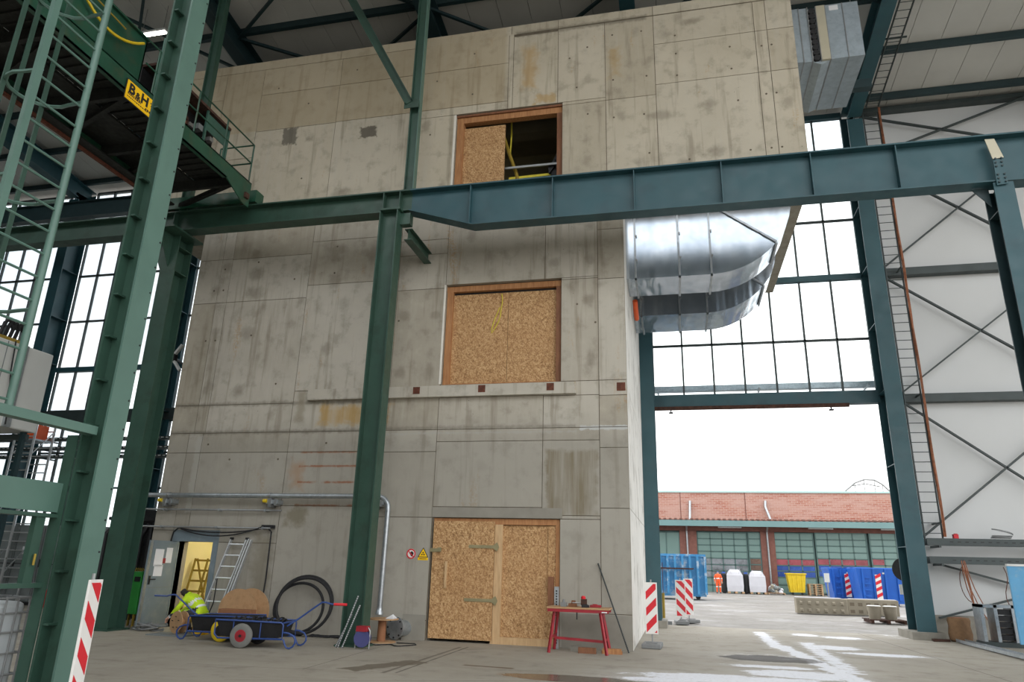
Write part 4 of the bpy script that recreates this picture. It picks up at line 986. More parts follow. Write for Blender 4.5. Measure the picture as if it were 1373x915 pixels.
# electrical cabinet with open frame, machinery
xc = XA-.35
MB().box((xc-.5, 11.0, 12.15), (xc+.05, 13.6, 12.22)).build('cabinet_roof', 'rust_dark', cr)
for y in (11.0, 11.85, 12.7, 13.55):
    MB().box((xc-.02, y, 11.03), (xc+.03, y+.05, 12.15)).build('cabinet_post', 'green_cabinet', cr)
for a, b in ((11.05, 11.85), (12.75, 13.55)): MB().box((xc-.02, a, 11.65), (xc+.0, b, 12.1)).build('cabinet_panel', 'green_cabinet', cr)
MB().box((xc-.5, 11.0, 11.03), (xc-.46, 13.6, 12.15)).build('cabinet_back', 'black', cr)
random.seed(3)
for k in range(26):
    y = 11.1+random.random()*2.4; z = 11.06+random.random()*.5
    MB().box((xc-.4+random.random()*.25, y, z), (xc-.1+random.random()*.1, y+.06+random.random()*.12, z+.05+random.random()*.1)).build('machinery', random.choice(['rust', 'cab_grey', 'rust_dark', 'steel_rod']), cr)
# frame with lower railing between girder and cabinet
MB().tube([(xr, 10.65, 11.03), (xr, 10.65, 12.5), (xr, 11.0, 12.5)], .02, 6).build('rail_post', 'green_cabinet', cr); MB().cyl((xr, 11.0, 11.03), (xr, 11.0, 12.5), .02, 6).build('rail_post', 'green_cabinet', cr)
# festoon cable, yellow
def sag(p, q, d, n=12): p = Vector(p); q = Vector(q); return [p.lerp(q, i/n)-Vector((0, 0, d*4*(i/n)*(1-i/n))) for i in range(n+1)]
xf = XA-.3
for a, b, d in ((5.2, 7.3, .45), (7.3, 8.6, .3), (8.6, 10.4, .42), (3.0, 5.2, .5)):
    MB().tube(sag((xf, a, 12.2), (xf, b, 12.2), d), .03, 6).build('festoon_cable', 'yellow', cr, smooth=True)
MB().tube([(xf-.02, YN, 12.6), (xf-.02, 9.9, 12.15)], .018, 5).build('cable', 'yellow_dull', cr)
MB().box((xf-.04, 7.75, 12.2), (xf+.02, 8.1, 12.75)).build('hook_plate', 'black', cr); MB().tube([(xf+.05, 7.8, 12.7), (xf+.05, 7.8, 12.2), (xf+.05, 7.92, 12.1), (xf+.05, 8.04, 12.2), (xf+.05, 8.04, 12.7)], .02, 6).build('hook_loop', 'steel_rod', cr, smooth=True)
MB().box((XB2+.5, 7.4, 10.0), (XB2+.9, 8.1, 10.5)).build('hoist_box', 'yellow_dull', cr)
# yellow sign
xs = XA+.03
s0 = PX(172, 106, xs); s1 = PX(167, 133, xs); s2 = PX(206, 129, xs)
sy0, sy1 = s0.y, s0.y+1.0; sz1 = s0.z; sz0 = sz1-.42
sgn = MB().box((xs, sy0, sz0), (xs+.012, sy1, sz1)).build('sign_plate', 'sign_yellow', cr)
sgn['label'] = 'yellow sign plate lettered in black'
MB().box((xs-.008, sy0-.02, sz0-.02), (xs, sy1+.02, sz1+.02)).build('sign_border', 'black', sgn)
for ch_, o_, sz_, dz_ in (('B', .05, .30, .17), ('&', .25, .19, .17), ('H', .39, .30, .17)):
    text_part('lettering', ch_, sz_, (xs+.014, sy0+o_, sz0+dz_), (0, 1, 0), (0, 0, 1), 'black', sgn)
# small print too fine to read: rows of short dark strokes
random.seed(4)
for z_, a_, b_, h_ in ((.115, .05, .42, .05), (.06, .05, .62, .022), (.075, .55, .93, .05), (.03, .70, .9, .022), (.30, .66, .93, .03), (.24, .68, .93, .035)):
    y_ = a_
    while y_ < b_:
        w_ = random.uniform(.018, .045); MB().box((xs+.012, sy0+y_, sz0+z_), (xs+.015, sy0+min(b_, y_+w_), sz0+z_+h_)).build('print_stroke', 'rust_dark', sgn); y_ += w_+.016

# ================================================================== CAGED LADDER (left foreground)
XLd = -7.35
cl = thing('caged_ladder', 'green caged ladder standing on the green frame beam', 'ladder', (XLd, 6.2, 3.2))
yl0 = [PX(85, 0, XLd), PX(0, 290, XLd)]; yl1 = [PX(152, 0, XLd), PX(12, 520, XLd)]
ya = sum(p.y for p in yl0)/2; yb = sum(p.y for p in yl1)/2
zt = 10.6
MB().box((XLd-.04, ya-.09, 3.15), (XLd+.02, ya+.0, zt)).build('stile', 'green_pale_lit', cl)
MB().cyl((XLd, yb, 3.15), (XLd, yb, zt), .045, 12).build('stile', 'green_pale_lit', cl, smooth=True)
rz = 3.3
while rz < zt-.1:
    MB().cyl((XLd, ya, rz), (XLd, yb, rz), .016, 6).build('rung', 'green_pale_lit', cl); rz += .3
hz = 4.4; ymid = (ya+yb)/2
while hz < zt:
    MB().tube([(XLd, ya, hz)]+[(XLd-.38-.36*math.cos(a), ymid+.36*math.sin(a)*1.0, hz) for a in [-1.9+k*.38 for k in range(11)]]+[(XLd, yb, hz)], .025, 5).build('cage_hoop', 'green_pale_lit', cl); hz += 1.45
for a in (-.9, 0, .9): MB().box((XLd-.40-.36*math.cos(a)-.01, ymid+.36*math.sin(a)-.03, 4.2), (XLd-.40-.36*math.cos(a)+.01, ymid+.36*math.sin(a)+.03, zt)).build('cage_strip', 'green_paint', cl)

# green frame with gate between the viewer and the big column
gf = thing('safety_barrier', 'green steel barrier with sheet panel and barred gate beside the big column', 'barrier', (-7.0, 5.6, 1.3))
MB().box((-6.82, 2.0, 3.0), (-6.67, 6.99, 3.10)).build('top_beam', 'green_pale_lit', gf)
MB().box((-7.02, 2.0, 2.10), (-6.98, 7.0, 2.43)).build('sheet_panel', 'green_pale_lit', gf)
MB().box((-7.1, 2.0, 2.04), (-6.96, 7.0, 2.08)).build('rail', 'green_paint', gf)
MB().box((-7.06, 2.0, 1.28), (-6.97, 7.0, 1.33)).build('rail', 'green_paint', gf)
for y in (5.55, 6.72): MB().box((-7.05, y, 1.33), (-6.98, y+.12, 2.06)).build('gate_post', 'green_paint', gf)
MB().box((-7.07, 6.98, 0), (-6.92, 7.0, 3.0)).build('gate_post', 'green_paint', gf)
MB().box((-7.2, 4.4, 0), (-7.0, 4.5, 3.0)).build('gate_post', 'green_paint', gf)
MB().cyl((-6.95, 6.78, 1.52), (-6.95, 6.78, 1.64), .012, 8).build('padlock_handle', 'yellow_dull', gf)

# ================================================================== DUCTS UNDER THE OVERHANG
def duct(y0, y1, label):
    t = thing('air_duct', label, 'duct', (1.3, (y0+y1)/2, 8.3), 'galvanised ducts under the overhang')
    zb_, zt_ = DZ, ZS-.02
    xe, xr_ = 1.1, 3.17            # elbow begins, outer side
    R = min(xr_-xe, zt_-zb_)
    def prof(off=0.0):
        pts = [(XR, zb_-off)]
        for i in range(13):
            a = -math.pi/2+i/12*math.pi/2
            pts.append((xe+(xr_-xe+off)*math.cos(a), zb_+(zt_-zb_)+(zt_-zb_+off)*math.sin(a)))
        pts.append((XR, zt_)); return pts
    p = prof()
    f = MB().prism([(x, y0, z) for x, z in p], (0, y1-y0, 0)).build('duct_body', 'duct', t)
    for x in (-.78, .33, 1.12):
        MB().box((x-.025, y0-.05, zb_-.05), (x+.025, y1+.05, zb_)).box((x-.025, y0-.05, zb_-.05), (x+.025, y0, zt_)).build('flange', 'galv', t)
        for z_ in (zb_+.5, zb_+1.2): MB().cyl((x+.03, y0-.06, z_), (x+.03, y0-.04, z_), .03, 6).build('clamp', 'steel_rod', t)
    a = math.radians(-38)
    q = Vector((xe+(xr_-xe)*math.cos(a), y0, zt_+(zt_-zb_)*math.sin(a)))
    MB().bar((1.15, y0-.03, zt_), (q.x, y0-.03, q.z), .05, .05, (0, 1, 0)).bar((q.x, y0-.04, q.z-.03), (q.x+.02, y1+.04, q.z-.03), .05, .05).build('flange', 'galv', t)
    return t
DZ = 8.84
duct(17.15, 18.4, 'big galvanised duct bending up into the tower overhang behind the teal girder')
duct(20.03, 21.63, 'second galvanised duct bending up into the overhang behind the first duct')
tag(MB().tube([(XR+.12, 18.9, 8.9), (XR+.12, 19.2, 8.7), (XR+.12, 19.6, 8.6)], .07, 8).build('hose', 'orange', smooth=True), 'short orange hose between the two galvanised ducts', 'hose')
# air unit hanging beside the overhang
ah = thing('air_unit', 'galvanised air handling unit hanging beside the upper tower edge', 'air unit', (4.6, 18.4, 15.0))
x0, x1, y0, y1, z0, z1 = 3.62, 5.46, 17.3, 19.6, 15.0, 16.8
xsx = [x0, 4.0, 4.02, 4.22, 4.24, 4.44, 4.46, 4.62, 4.64, 5.06, 5.08, x1]
defs = [(x0, 3.91, 'sheet_zinc', 0), (3.93, 4.14, 'sheet_zinc', .02), (4.16, 4.36, 'black', .08), (4.38, 4.60, 'beige_strip', -.02), (4.62, 5.05, 'sheet_zinc', 0), (5.07, x1, 'sheet_zinc', 0)]
for a, b, mt, rec in defs: MB().box((a, y0+rec, z0), (b, y1, z1)).build('casing_panel', mt if mt != 'black' else 'sheet_zinc', ah)
for k in range(10): MB().cyl((4.26, y0+.0, z0+.1+k*.175), (4.26, y0+.09, z0+.1+k*.175), .088, 12).build('round_vent', 'rubber', ah)
for a in (3.92, 4.15, 4.37, 4.61, 5.06): MB().box((a-.012, y0-.015, z0-.015), (a+.012, y1, z1)).build('seam', 'steel_rod', ah)
MB().prism([(4.16, y0+.05, z0), (4.6, y0+.05, z0), (4.36, y0+.05, z0-.1)], (0, y1-y0-.1, 0)).build('bottom_fold', 'sheet_zinc', ah)
MB().box((x0-.1, y0+.2, z1), (x1+.05, y0+.3, z1+.12)).build('hanger_rail', 'teal_paint', ah); MB().box((x0-.1, y1-.3, z1), (x1+.05, y1-.2, z1+.12)).build('hanger_rail', 'teal_paint', ah)
for xx in (x0+.1, x1-.1):
    for yy in (y0+.25, y1-.25): MB().cyl((xx, yy, z1), (xx, yy, RZ(yy)), .012, 6).build('hanger_rod', 'steel_rod', ah)
MB().box((4.72, y0-.004, 16.6), (4.95, y0+.001, 16.76)).build('data_label', 'paper', ah)
hb = thing('support_beam', 'teal support beam under the galvanised air unit', 'beam', (5, 20.6, 16.7))
MB().box((UR+.02, 20.4, 16.2), (6.5, 20.65, 16.5)).build('flange_beam', 'teal_dark', hb)
# ================================================================== THINGS ON THE HALL FLOOR
# galvanised pipe along the tower, bent down to the wall hole
gp = thing('galvanised_pipe', 'galvanised pipe running along the tower and bending down beside the column', 'pipe', (-10, YT-.3, .5))
zp = 3.16; yp = YT-.22
pts = [(-13.75, yp, zp), (-13.5, yp, zp)]+[(-7.3, yp, zp)]+[Vector((-6.98, yp, zp-.28))+Vector((.28*math.sin(a), 0, .28*math.cos(a))) for a in [k*math.pi/16 for k in range(9)]]+[(-6.7, yp, 2.6), (-6.72, yp+.02, .62)]
MB().tube(pts, .06, 12).build('pipe_run', 'galv', gp, smooth=True)
MB().lathe((-6.72, yp+.02, .52), (0, 0, 1), [(.09, 0), (.09, .05), (.07, .08), (.065, .14)], 16).build('pipe_socket', 'galv', gp, smooth=True)
MB().lathe((-13.78, yp, zp), (1, 0, 0), [(.0, -.06), (.07, -.04), (.085, 0), (.085, .1), (.06, .12)], 16).build('end_cap', 'galv', gp, smooth=True)
for x in (-7.02, -9.85, -12.75): MB().lathe((x, yp, zp), (1, 0, 0), [(.078, -.03), (.078, .03)], 14).build('clamp', 'steel_rod', gp)
for k, x in enumerate((-12.9, -9.9, -7.1)):
    t = thing('pipe_bracket', ['zinc pipe bracket with yellow cap near the free end of the pipe', 'zinc pipe bracket with yellow cap above the black cable drop', 'zinc pipe bracket behind the runway column at the pipe bend'][k], 'bracket', (x, YT-.2, zp-.25), 'pipe brackets')
    MB().box((x-.02, YT-.25, zp-.2), (x+.3, YT-.001, zp-.1)).build('arm', 'galv', t)
    MB().box((x+.05, YT-.28, zp-.28), (x+.12, YT-.02, zp-.06)).box((x+.2, YT-.26, zp-.24), (x+.26, YT-.04, zp-.08)).build('clip', 'steel_rod', t)
    if k < 2: MB().cyl((x-.1, YT-.26, zp-.13), (x-.0, YT-.26, zp-.13), .045, 10).build('end_cap', 'yellow', t)
for z, x1_, lb in ((zp-.35, -9.55, 'thin bright conduit under the galvanised pipe'), (zp-.78, -9.8, 'thin grey conduit with sagging cables above the steel door')):
    t = thing('conduit', lb, 'conduit', (-11.5, YT-.12, z), 'conduits on the tower')
    MB().tube([(-13.7, YT-.12, z), (x1_, YT-.12, z)], .022, 8).build('pipe_run', 'steel_rod', t, smooth=True)
    for x in (-12.9, -11.3, -10.0): MB().box((x-.02, YT-.15, z-.03), (x+.02, YT-.001, z+.03)).build('clip', 'galv', t)
bc = thing('black_cable', 'black cable sagging along the conduit and dropping down the tower to the hose coil', 'cable', (-9.75, YT-.06, .1))
MB().tube([(-12.6, YT-.07, 1.95), (-12.55, YT-.07, 2.25), (-12.4, YT-.1, 2.36)]+sag((-12.4, YT-.1, 2.36), (-9.9, YT-.1, 2.40), .12)+[(-9.78, YT-.08, 2.3), (-9.78, YT-.06, 1.2), (-9.82, YT-.06, .4), (-9.84, YT-.1, .05)], .018, 6).build('cable_run', 'rubber', bc, smooth=True)
MB().tube(sag((-12.3, YT-.13, 2.33), (-10.0, YT-.13, 2.42), .2), .016, 6).build('cable_run', 'rubber', bc, smooth=True)
MB().box((-10.05, YT-.12, 2.38), (-9.72, YT-.03, 2.46)).build('cable_clip', 'black', bc)

# safety signs beside the boarded door
ps = thing('prohibition_sign', 'round white no entry pictogram sign with a red ring on the tower', 'sign', (-5.98, YT-.01, 1.85))
p = PY(551, 743, YT-.02)
MB().lathe((p.x, YT-.003, p.z), (0, -1, 0), [(.115, 0), (.115, .006)], 28).build('plate', 'sign_white', ps)
rg_ = MB()
for i in range(28):
    a0, a1 = 2*math.pi*i/28, 2*math.pi*(i+1)/28
    rg_.prism([(p.x+r_*math.cos(a), YT-.010, p.z+r_*math.sin(a)) for r_, a in ((.085, a0), (.113, a0), (.113, a1), (.085, a1))], (0, -.003, 0))
rg_.build('red_ring', 'red_bright', ps)
MB().prism([(p.x-.05, YT-.0115, p.z+.02), (p.x+.02, YT-.0115, p.z+.06), (p.x+.065, YT-.0115, p.z+.02), (p.x+.04, YT-.0115, p.z-.06), (p.x-.0, YT-.0115, p.z-.05), (p.x-.02, YT-.0115, p.z-.01)], (0, -.002, 0)).build('hand_mark', 'black', ps)
MB().bar((p.x-.07, YT-.014, p.z+.07), (p.x+.07, YT-.014, p.z-.07), .018, .003, (0, 1, 0)).build('slash', 'red_bright', ps)
ws_ = thing('warning_sign', 'yellow triangular warning sign with caption strip on the tower', 'sign', (-5.72, YT-.01, 1.75))
p = PY(567, 744, YT-.02)
MB().prism([(p.x-.13, YT-.002, p.z-.06), (p.x+.13, YT-.002, p.z-.06), (p.x, YT-.002, p.z+.16)], (0, -.006, 0)).build('border', 'black', ws_)
MB().prism([(p.x-.105, YT-.009, p.z-.045), (p.x+.105, YT-.009, p.z-.045), (p.x, YT-.009, p.z+.135)], (0, -.003, 0)).build('plate', 'sign_yellow', ws_)
MB().box((p.x-.125, YT-.008, p.z-.125), (p.x+.125, YT-.002, p.z-.065)).build('caption_strip', 'sign_yellow', ws_)
MB().box((p.x-.09, YT-.010, p.z-.102), (p.x+.09, YT-.008, p.z-.088)).build('caption', 'black', ws_)
for a in range(3):
    an = math.pi/2+a*2.094
    MB().prism([(p.x+rr*math.cos(an+o), YT-.0125, p.z+.015+rr*math.sin(an+o)) for rr, o in ((.012, -.5), (.042, -.5), (.046, 0), (.042, .5), (.012, .5))], (0, -.002, 0)).build('symbol_blade', 'black', ws_)

# aluminium ladder leaning on the tower
al = thing('extension_ladder', 'aluminium extension ladder leaning on the tower beside the yellow lit entrance', 'ladder', (-10.6, 15.8, 0), 'leaning ladders')
bt = Vector((-10.95, 15.45, .02)); tp = Vector((-10.86, YT-.06, 2.12)); wv = Vector((.43, 0, 0))
for i, (off, w_) in enumerate(((Vector((0, 0, 0)), .43), (Vector((.17, -.09, -.02)), .40), (Vector((.33, -.16, -.05)), .37))):
    for sgn_ in (0, 1):
        if i > 0 and sgn_ == 0: continue
        o = off if sgn_ == 0 else Vector((.43, 0, 0))+off*.55
        MB().bar(bt+o, tp+o, .03, .07).build('stile', 'alu', al)
    if i == 0:
        for k in range(8):
            q = bt.lerp(tp, .06+k*.125); MB().cyl(q, q+wv, .018, 8).build('rung', 'alu', al)
for o in (Vector((0, 0, 0)), wv): MB().obox(tp+o, (1, 0, 0), (0, 1, 0), (0, 0, 1), .025, .045, .03).build('end_cap', 'black', al)
MB().tube([bt.lerp(tp, .1)+Vector((.16, .02, 0)), bt.lerp(tp, .3)+Vector((.2, -.02, 0)), bt.lerp(tp, .55)+Vector((.05, -.02, 0))], .014, 5).build('rope', 'black', al, smooth=True)
# second ladder inside the lit room
l2 = thing('step_ladder', 'brass coloured step ladder standing inside the yellow entrance room', 'ladder', (-12.5, 17.6, 0), 'leaning ladders')
for x in (-12.68, -12.30, -12.18): MB().bar((x, 17.1, 0), (x-.1, 17.6, 1.62), .04, .05).build('stile', 'yellow_dull', l2)
for k in range(6): MB().box((-12.68-.015*k, 17.15+.085*k, .25+k*.26), (-12.18-.015*k, 17.22+.085*k, .3+k*.26)).build('step', 'yellow_dull', l2)
for x in (-12.66, -12.2): MB().bar((x, 18.3, 0), (x-.08, 17.62, 1.62), .035, .04).build('rear_leg', 'yellow_dull', l2)

# black hose coil against the tower
hc = thing('hose_coil', 'big coil of black hose leaning against the tower beside the cable drop', 'hose', (-8.68, 15.9, 0))
for i, (r_, dx, dz, dy) in enumerate(((.63, 0.04, .02, 0), (.55, -.06, -.06, -.07), (.61, .1, .0, -.14))):
    c_ = Vector((-8.60+dx, YT-.30+dy, .66+dz)); N = 44
    pts = [c_+Vector((r_*math.cos(a)*1.12, .10*math.sin(a), r_*math.sin(a)*.98)) for a in [2*math.pi*k/N for k in range(N)]]
    MB().tube(pts, .033, 8, closed=True).build('hose_turn', 'rubber', hc, smooth=True)
MB().tube([(-9.25, YT-.3, .35), (-9.42, YT-.25, .12), (-9.2, YT-.3, .05), (-8.8, YT-.35, .04), (-8.5, YT-.4, .03)], .033, 8).build('hose_end', 'rubber', hc, smooth=True)
lc = thing('loose_cables', 'tangle of grey cables lying at the foot of the tower beside the hose coil', 'cables', (-7.6, 15.9, 0))
random.seed(5)
for i in range(5):
    x0_ = -8.3; pts = []
    for k in range(16): pts.append((x0_+k*.085+.05*math.sin(k*1.3+i), 15.75+.1*math.sin(k*.9+i*2)+i*.06, .018+.012*abs(math.sin(k+i))))
    MB().tube(pts, .014, 5).build('cable', 'rubber', lc, smooth=True)

# wooden cable drum behind the carts
def drum(name, label, c, axis, r, w, core, mat='board_tan', slots=0, group='cable drums'):
    t = thing(name, label, 'cable drum', (c[0], c[1], 0), group); c = Vector(c); ax = Vector(axis).normalized()
    for s_ in (-1, 1):
        f = MB().lathe(c+ax*(s_*w/2-.012), ax, [(r, 0), (r, .024)], 36).build('drum_flange', mat, t)
    MB().lathe(c-ax*w/2, ax, [(core, 0), (core, w)], 24).build('drum_core', 'cardboard', t, smooth=True)
    return t
bd = drum('cable_drum', 'big empty plywood cable drum behind the black tub cart', (-9.72, 15.38, .5), (.05, 1, 0), .5, .48, .2)
cbx = tag(MB().box((-10.0, 14.83, 0), (-9.2, 15.06, .58)).build('carton', 'cardboard_dark', bevel=.01), 'brown cardboard carton standing between the drum and the carts', 'box')
sd = drum('cable_drum', 'small plywood cable drum with slots in front of the crouching worker', (-10.95, 14.86, .26), (-.35, -.94, .0), .23, .16, .08)
for k in range(5):
    a = .4+k*1.25; d_ = Vector((.94, -.35, 0)); c_ = Vector((-10.95, 14.86, .26))+Vector((-.35, -.94, 0))*.108+d_*.12*math.cos(a)+Vector((0, 0, .12*math.sin(a)))
    MB().obox(c_, d_, (-.35, -.94, 0), (0, 0, 1), .025, .004, .008).build('slot', 'black', sd)
tag(MB().box((-11.45, 14.45, 0), (-10.5, 15.0, .025)).box((-11.4, 14.5, .025), (-10.6, 14.55, .03)).build('base_board', 'cab_grey'), 'flat grey board lying under the small drum', 'board')
tag(MB().box((-10.72, 15.02, .0), (-10.45, 15.25, .42)).box((-10.70, 15.04, .42), (-10.47, 15.23, .425)).build('yellow_sack', 'sign_yellow', bevel=.03), 'yellow printed paper sack beside the small drum', 'sack')

# two hand carts
def wheel(parent, c, axis, r, wd, tyre, rim):
    c = Vector(c); ax = Vector(axis).normalized()
    w = MB().lathe(c, ax, [(r*.55, -wd/2), (r*.82, -wd/2), (r*.96, -wd*.32), (r, 0), (r*.96, wd*.32), (r*.82, wd/2), (r*.55, wd/2)], 28).build('tyre', tyre, parent, smooth=True)
    h = MB().lathe(c, ax, [(r*.2, -wd*.55), (r*.5, -wd*.5), (r*.56, -wd*.3), (r*.56, wd*.3), (r*.5, wd*.5), (r*.2, wd*.55)], 20).build('rim', rim, w)
    MB().lathe(c, ax, [(r*.12, -wd*.75), (r*.12, wd*.75)], 10).build('hub', 'black', h)
def cart(label, o, ang, tub, tyre, rim, length, hx_, red_grip, far_tyre):
    """o: floor point under the axle; ang: direction of the handle"""
    t = thing('hand_cart', label, 'cart', (o[0], o[1], 0), 'blue hand carts')
    d = Vector((math.cos(ang), math.sin(ang), 0)); s_ = Vector((-d.y, d.x, 0)); O = Vector((o[0], o[1], 0)); z = Vector((0, 0, 1))
    W = .34
    P = lambda a, b, c: O+d*a+s_*b+z*c
    wheel(t, P(0, -W-.05, .225), s_, .225, .09, tyre, rim); wheel(t, P(0, W+.05, .225), s_, .225, .09, far_tyre, rim)
    MB().cyl(P(0, -W-.05, .225), P(0, W+.05, .225), .014, 8).build('axle', 'steel_rod', t)
    # tub
    b0 = .2; zt_ = .50
    outer = [P(-.55, -W, zt_), P(.75, -W, zt_-.02), P(.75, W, zt_-.02), P(-.55, W, zt_)]
    inner = [P(-.45, -W+.06, b0), P(.68, -W+.06, b0), P(.68, W-.06, b0), P(-.45, W-.06, b0)]
    m_ = MB(); m_.add(outer+inner, [(0, 1, 5, 4), (1, 2, 6, 5), (2, 3, 7, 6), (3, 0, 4, 7), (4, 5, 6, 7)])
    tb = m_.build('tub', tub, t); so = tb.modifiers.new('wall', 'SOLIDIFY'); so.thickness = .012
    MB().tube([P(-.57, -W-.02, .50), P(.76, -W-.02, .48), P(.80, -W, .44), P(.80, -W, .18), P(-.5, -W, .17), P(-.57, -W, .24)], .018, 8, closed=True).build('frame_tube', 'blue_tube', t, smooth=True)
    MB().tube([P(-.57, W+.02, .50), P(.76, W+.02, .48), P(.80, W, .44), P(.80, W, .18), P(-.5, W, .17), P(-.57, W, .24)], .018, 8, closed=True).build('frame_tube', 'blue_tube', t, smooth=True)
    for a in (-.57, .78): MB().tube([P(a, -W, .47), P(a, W, .47)], .018, 8).build('frame_tube', 'blue_tube', t, smooth=True)
    for a in (-.2, .35): MB().cyl(P(a, -W-.01, .18), P(a, -W-.01, .49), .012, 6).build('stay', 'blue_tube', t)
    for b in (-W+.04, W-.04):
        MB().tube([P(.80, b, .30), P(.9, b, .29), P(1.0, b, .25), P(1.05, b, .18), P(1.05, b, .11), P(1.01, b, .05), P(.95, b, .02), P(.89, b, .03), P(.85, b, .09), P(.81, b, .18)], .017, 8).build('support_loop', 'blue_tube', t, smooth=True)
    # draw handle
    MB().tube([P(.78, -.1, .40), P(1.0, -.06, .55), P(1.28, -.04, .76), P(1.42, -.03, .86), P(1.5, -.03, .86), P(1.62, -.02, .83), P(1.9, 0, .83)], .017, 8).build('handle', 'blue_tube', t, smooth=True)
    if red_grip: MB().tube([P(1.66, -.015, .83), P(1.92, 0, .83)], .026, 8).build('grip', 'red_bright', t, smooth=True)
    return t, P
cA, PA = cart('blue tube hand cart with black tub and a grey red rimmed wheel', (-8.40, 13.62), math.radians(8), 'black', 'tyre_grey', 'red_paint', 1.3, 1, True, 'rubber')
cBc, PB = cart('blue tube hand cart with yellow tyres, its handle pointing to the steel door', (-9.32, 14.37), math.radians(184), 'black', 'yellow', 'black', 1.2, -1, False, 'yellow')
ch = thing('chain_heap', 'heap of dark chain lying in the black tub cart', 'chain', tuple(PA(.1, 0, .3)))
random.seed(11)
for k in range(46):
    c_ = PA(-.3+random.random()*.95, -.24+random.random()*.48, .42+random.random()*.09); a = random.random()*3.1
    e1_ = Vector((math.cos(a), math.sin(a), random.uniform(-.5, .5))).normalized(); e2_ = e1_.orthogonal().normalized()
    MB().tube([c_+e1_*.07*math.cos(q)+e2_*.045*math.sin(q) for q in [k2*math.pi/4 for k2 in range(8)]], .016, 5, closed=True).build('link', 'black', ch)
MB().obox(PA(.1, 0, .36), (1, 0, 0), (0, 1, 0), (0, 0, 1), .42, .2, .06).build('sacking', 'black', ch)

# green locker with cable heap
gb = thing('green_locker', 'bright green steel locker beside the open grey steel door', 'locker', (-13.1, 15.85, 0))
pl = [PY(170, 768, 15.75), PY(191, 767, 15.75)]
gx0, gx1 = -13.36, -12.84
MB().box((gx0, 15.72, .3), (gx1, 16.12, 1.28)).build('body', 'green_bright', gb, bevel=.015)
MB().box((gx0+.25, 15.712, .34), (gx0+.256, 15.72, 1.24)).build('door_gap', 'black', gb)
MB().box((gx0+.34, 15.70, 1.05), (gx0+.5, 15.72, 1.16)).build('control_plate', 'black', gb); MB().box((gx0+.05, 15.71, 1.15), (gx0+.12, 15.72, 1.22)).build('sticker', 'paper', gb)
for x in (gx0+.04, gx1-.08):
    for y in (15.74, 16.06): MB().box((x, y, 0), (x+.04, y+.04, .3)).build('leg', 'yellow_dull', gb)
for k in range(4): MB().tube([(gx0+.2+.06*k, 15.85, 1.28), (gx0+.22+.06*k, 15.85, 1.36), (gx0+.26+.06*k, 15.9, 1.3)], .015, 5).build('hose_tail', 'yellow_dull', gb)
ch2 = thing('cable_heap', 'heap of coiled grey cable on the floor under the green locker', 'cables', (-13.0, 15.2, 0))
random.seed(2)
for i in range(7):
    cx_, cy_, r_ = -12.12+random.uniform(-.18, .25), 15.25+random.uniform(-.1, .12), random.uniform(.16, .28)
    MB().tube([(cx_+r_*math.cos(a), cy_+r_*.7*math.sin(a), .02+.022*i+.02*math.sin(a*2+i)) for a in [k*math.pi/10 for k in range(20)]], .018, 5, closed=True).build('cable_loop', 'grey_plastic', ch2, smooth=True)

# column foot: rods, cable reel, plywood drum, flanged pipe
rd = thing('steel_rods', 'two bright ribbed rods leaning against the runway column foot', 'rods', (-6.65, 14.2, 0))
for i, (b_, t_) in enumerate((((-6.76, 14.2, 0), (-6.50, 14.39, .98)), ((-6.66, 14.18, 0), (-6.44, 14.39, .80)), ((-6.82, 14.22, 0), (-6.60, 14.39, .62)))):
    MB().tube([b_, t_], .018, 8).build('rod', 'steel_rod', rd)
    b_ = Vector(b_); t_ = Vector(t_)
    for k in range(22): q = b_.lerp(t_, (k+.5)/22); MB().lathe(q, t_-b_, [(.021, -.012), (.021, .0)], 8).build('rib', 'frame_grey', rd)
rl = thing('cable_reel', 'red and blue extension cable reel on the floor beside the column foot', 'cable reel', (-6.22, 14.15, 0))
MB().lathe((-6.22, 14.15, .2), (.2, -1, 0), [(.16, -.08), (.16, -.06), (.09, -.06), (.09, .06), (.16, .06), (.16, .08)], 20).build('spool', 'sleeve_blue', rl, smooth=True)
MB().lathe((-6.22, 14.15, .2), (.2, -1, 0), [(.12, -.055), (.13, 0), (.12, .055)], 20).build('wound_cable', 'black', rl, smooth=True)
MB().tube([(-6.37, 14.15, .01), (-6.37, 14.15, .34), (-6.33, 14.15, .4), (-6.11, 14.15, .4), (-6.07, 14.15, .34), (-6.07, 14.15, .01)], .014, 6).build('stand', 'steel_rod', rl, smooth=True)
MB().box((-6.33, 14.05, .33), (-6.11, 14.23, .43)).build('housing', 'red_paint', rl)
dr = thing('upright_drum', 'upright plywood cable drum with cardboard core beside the bent pipe', 'cable drum', (-6.38, 15.55, 0), 'cable drums')
MB().lathe((-6.38, 15.55, 0), (0, 0, 1), [(.3, 0), (.3, .02)], 28).build('drum_flange', 'board_tan', dr)
MB().lathe((-6.38, 15.55, .46), (0, 0, 1), [(.33, 0), (.33, .025)], 28).build('drum_flange', 'board_tan', dr)
MB().lathe((-6.40, 15.55, .02), (0, 0, 1), [(.09, 0), (.09, .44)], 20).build('drum_core', 'cardboard_dark', dr, smooth=True)
tag(MB().prism([(-6.3, 15.45, .486), (-6.1, 15.42, .486), (-6.08, 15.55, .486), (-6.2, 15.6, .56)], (.01, .02, .012)).build('folded_paper', 'paper'), 'folded pale paper lying on the upright drum', 'paper')
fp = thing('flanged_pipe', 'grey flanged pipe end coming out of the tower wall hole', 'pipe', (-6.15, 15.95, 0))
fa = Vector((-.35, -1, .05)).normalized(); fc = Vector((-6.26, 16.02, .26))
MB().lathe(fc, fa, [(.17, -.35), (.17, 0)], 24).build('pipe_body', 'galv', fp, smooth=True)
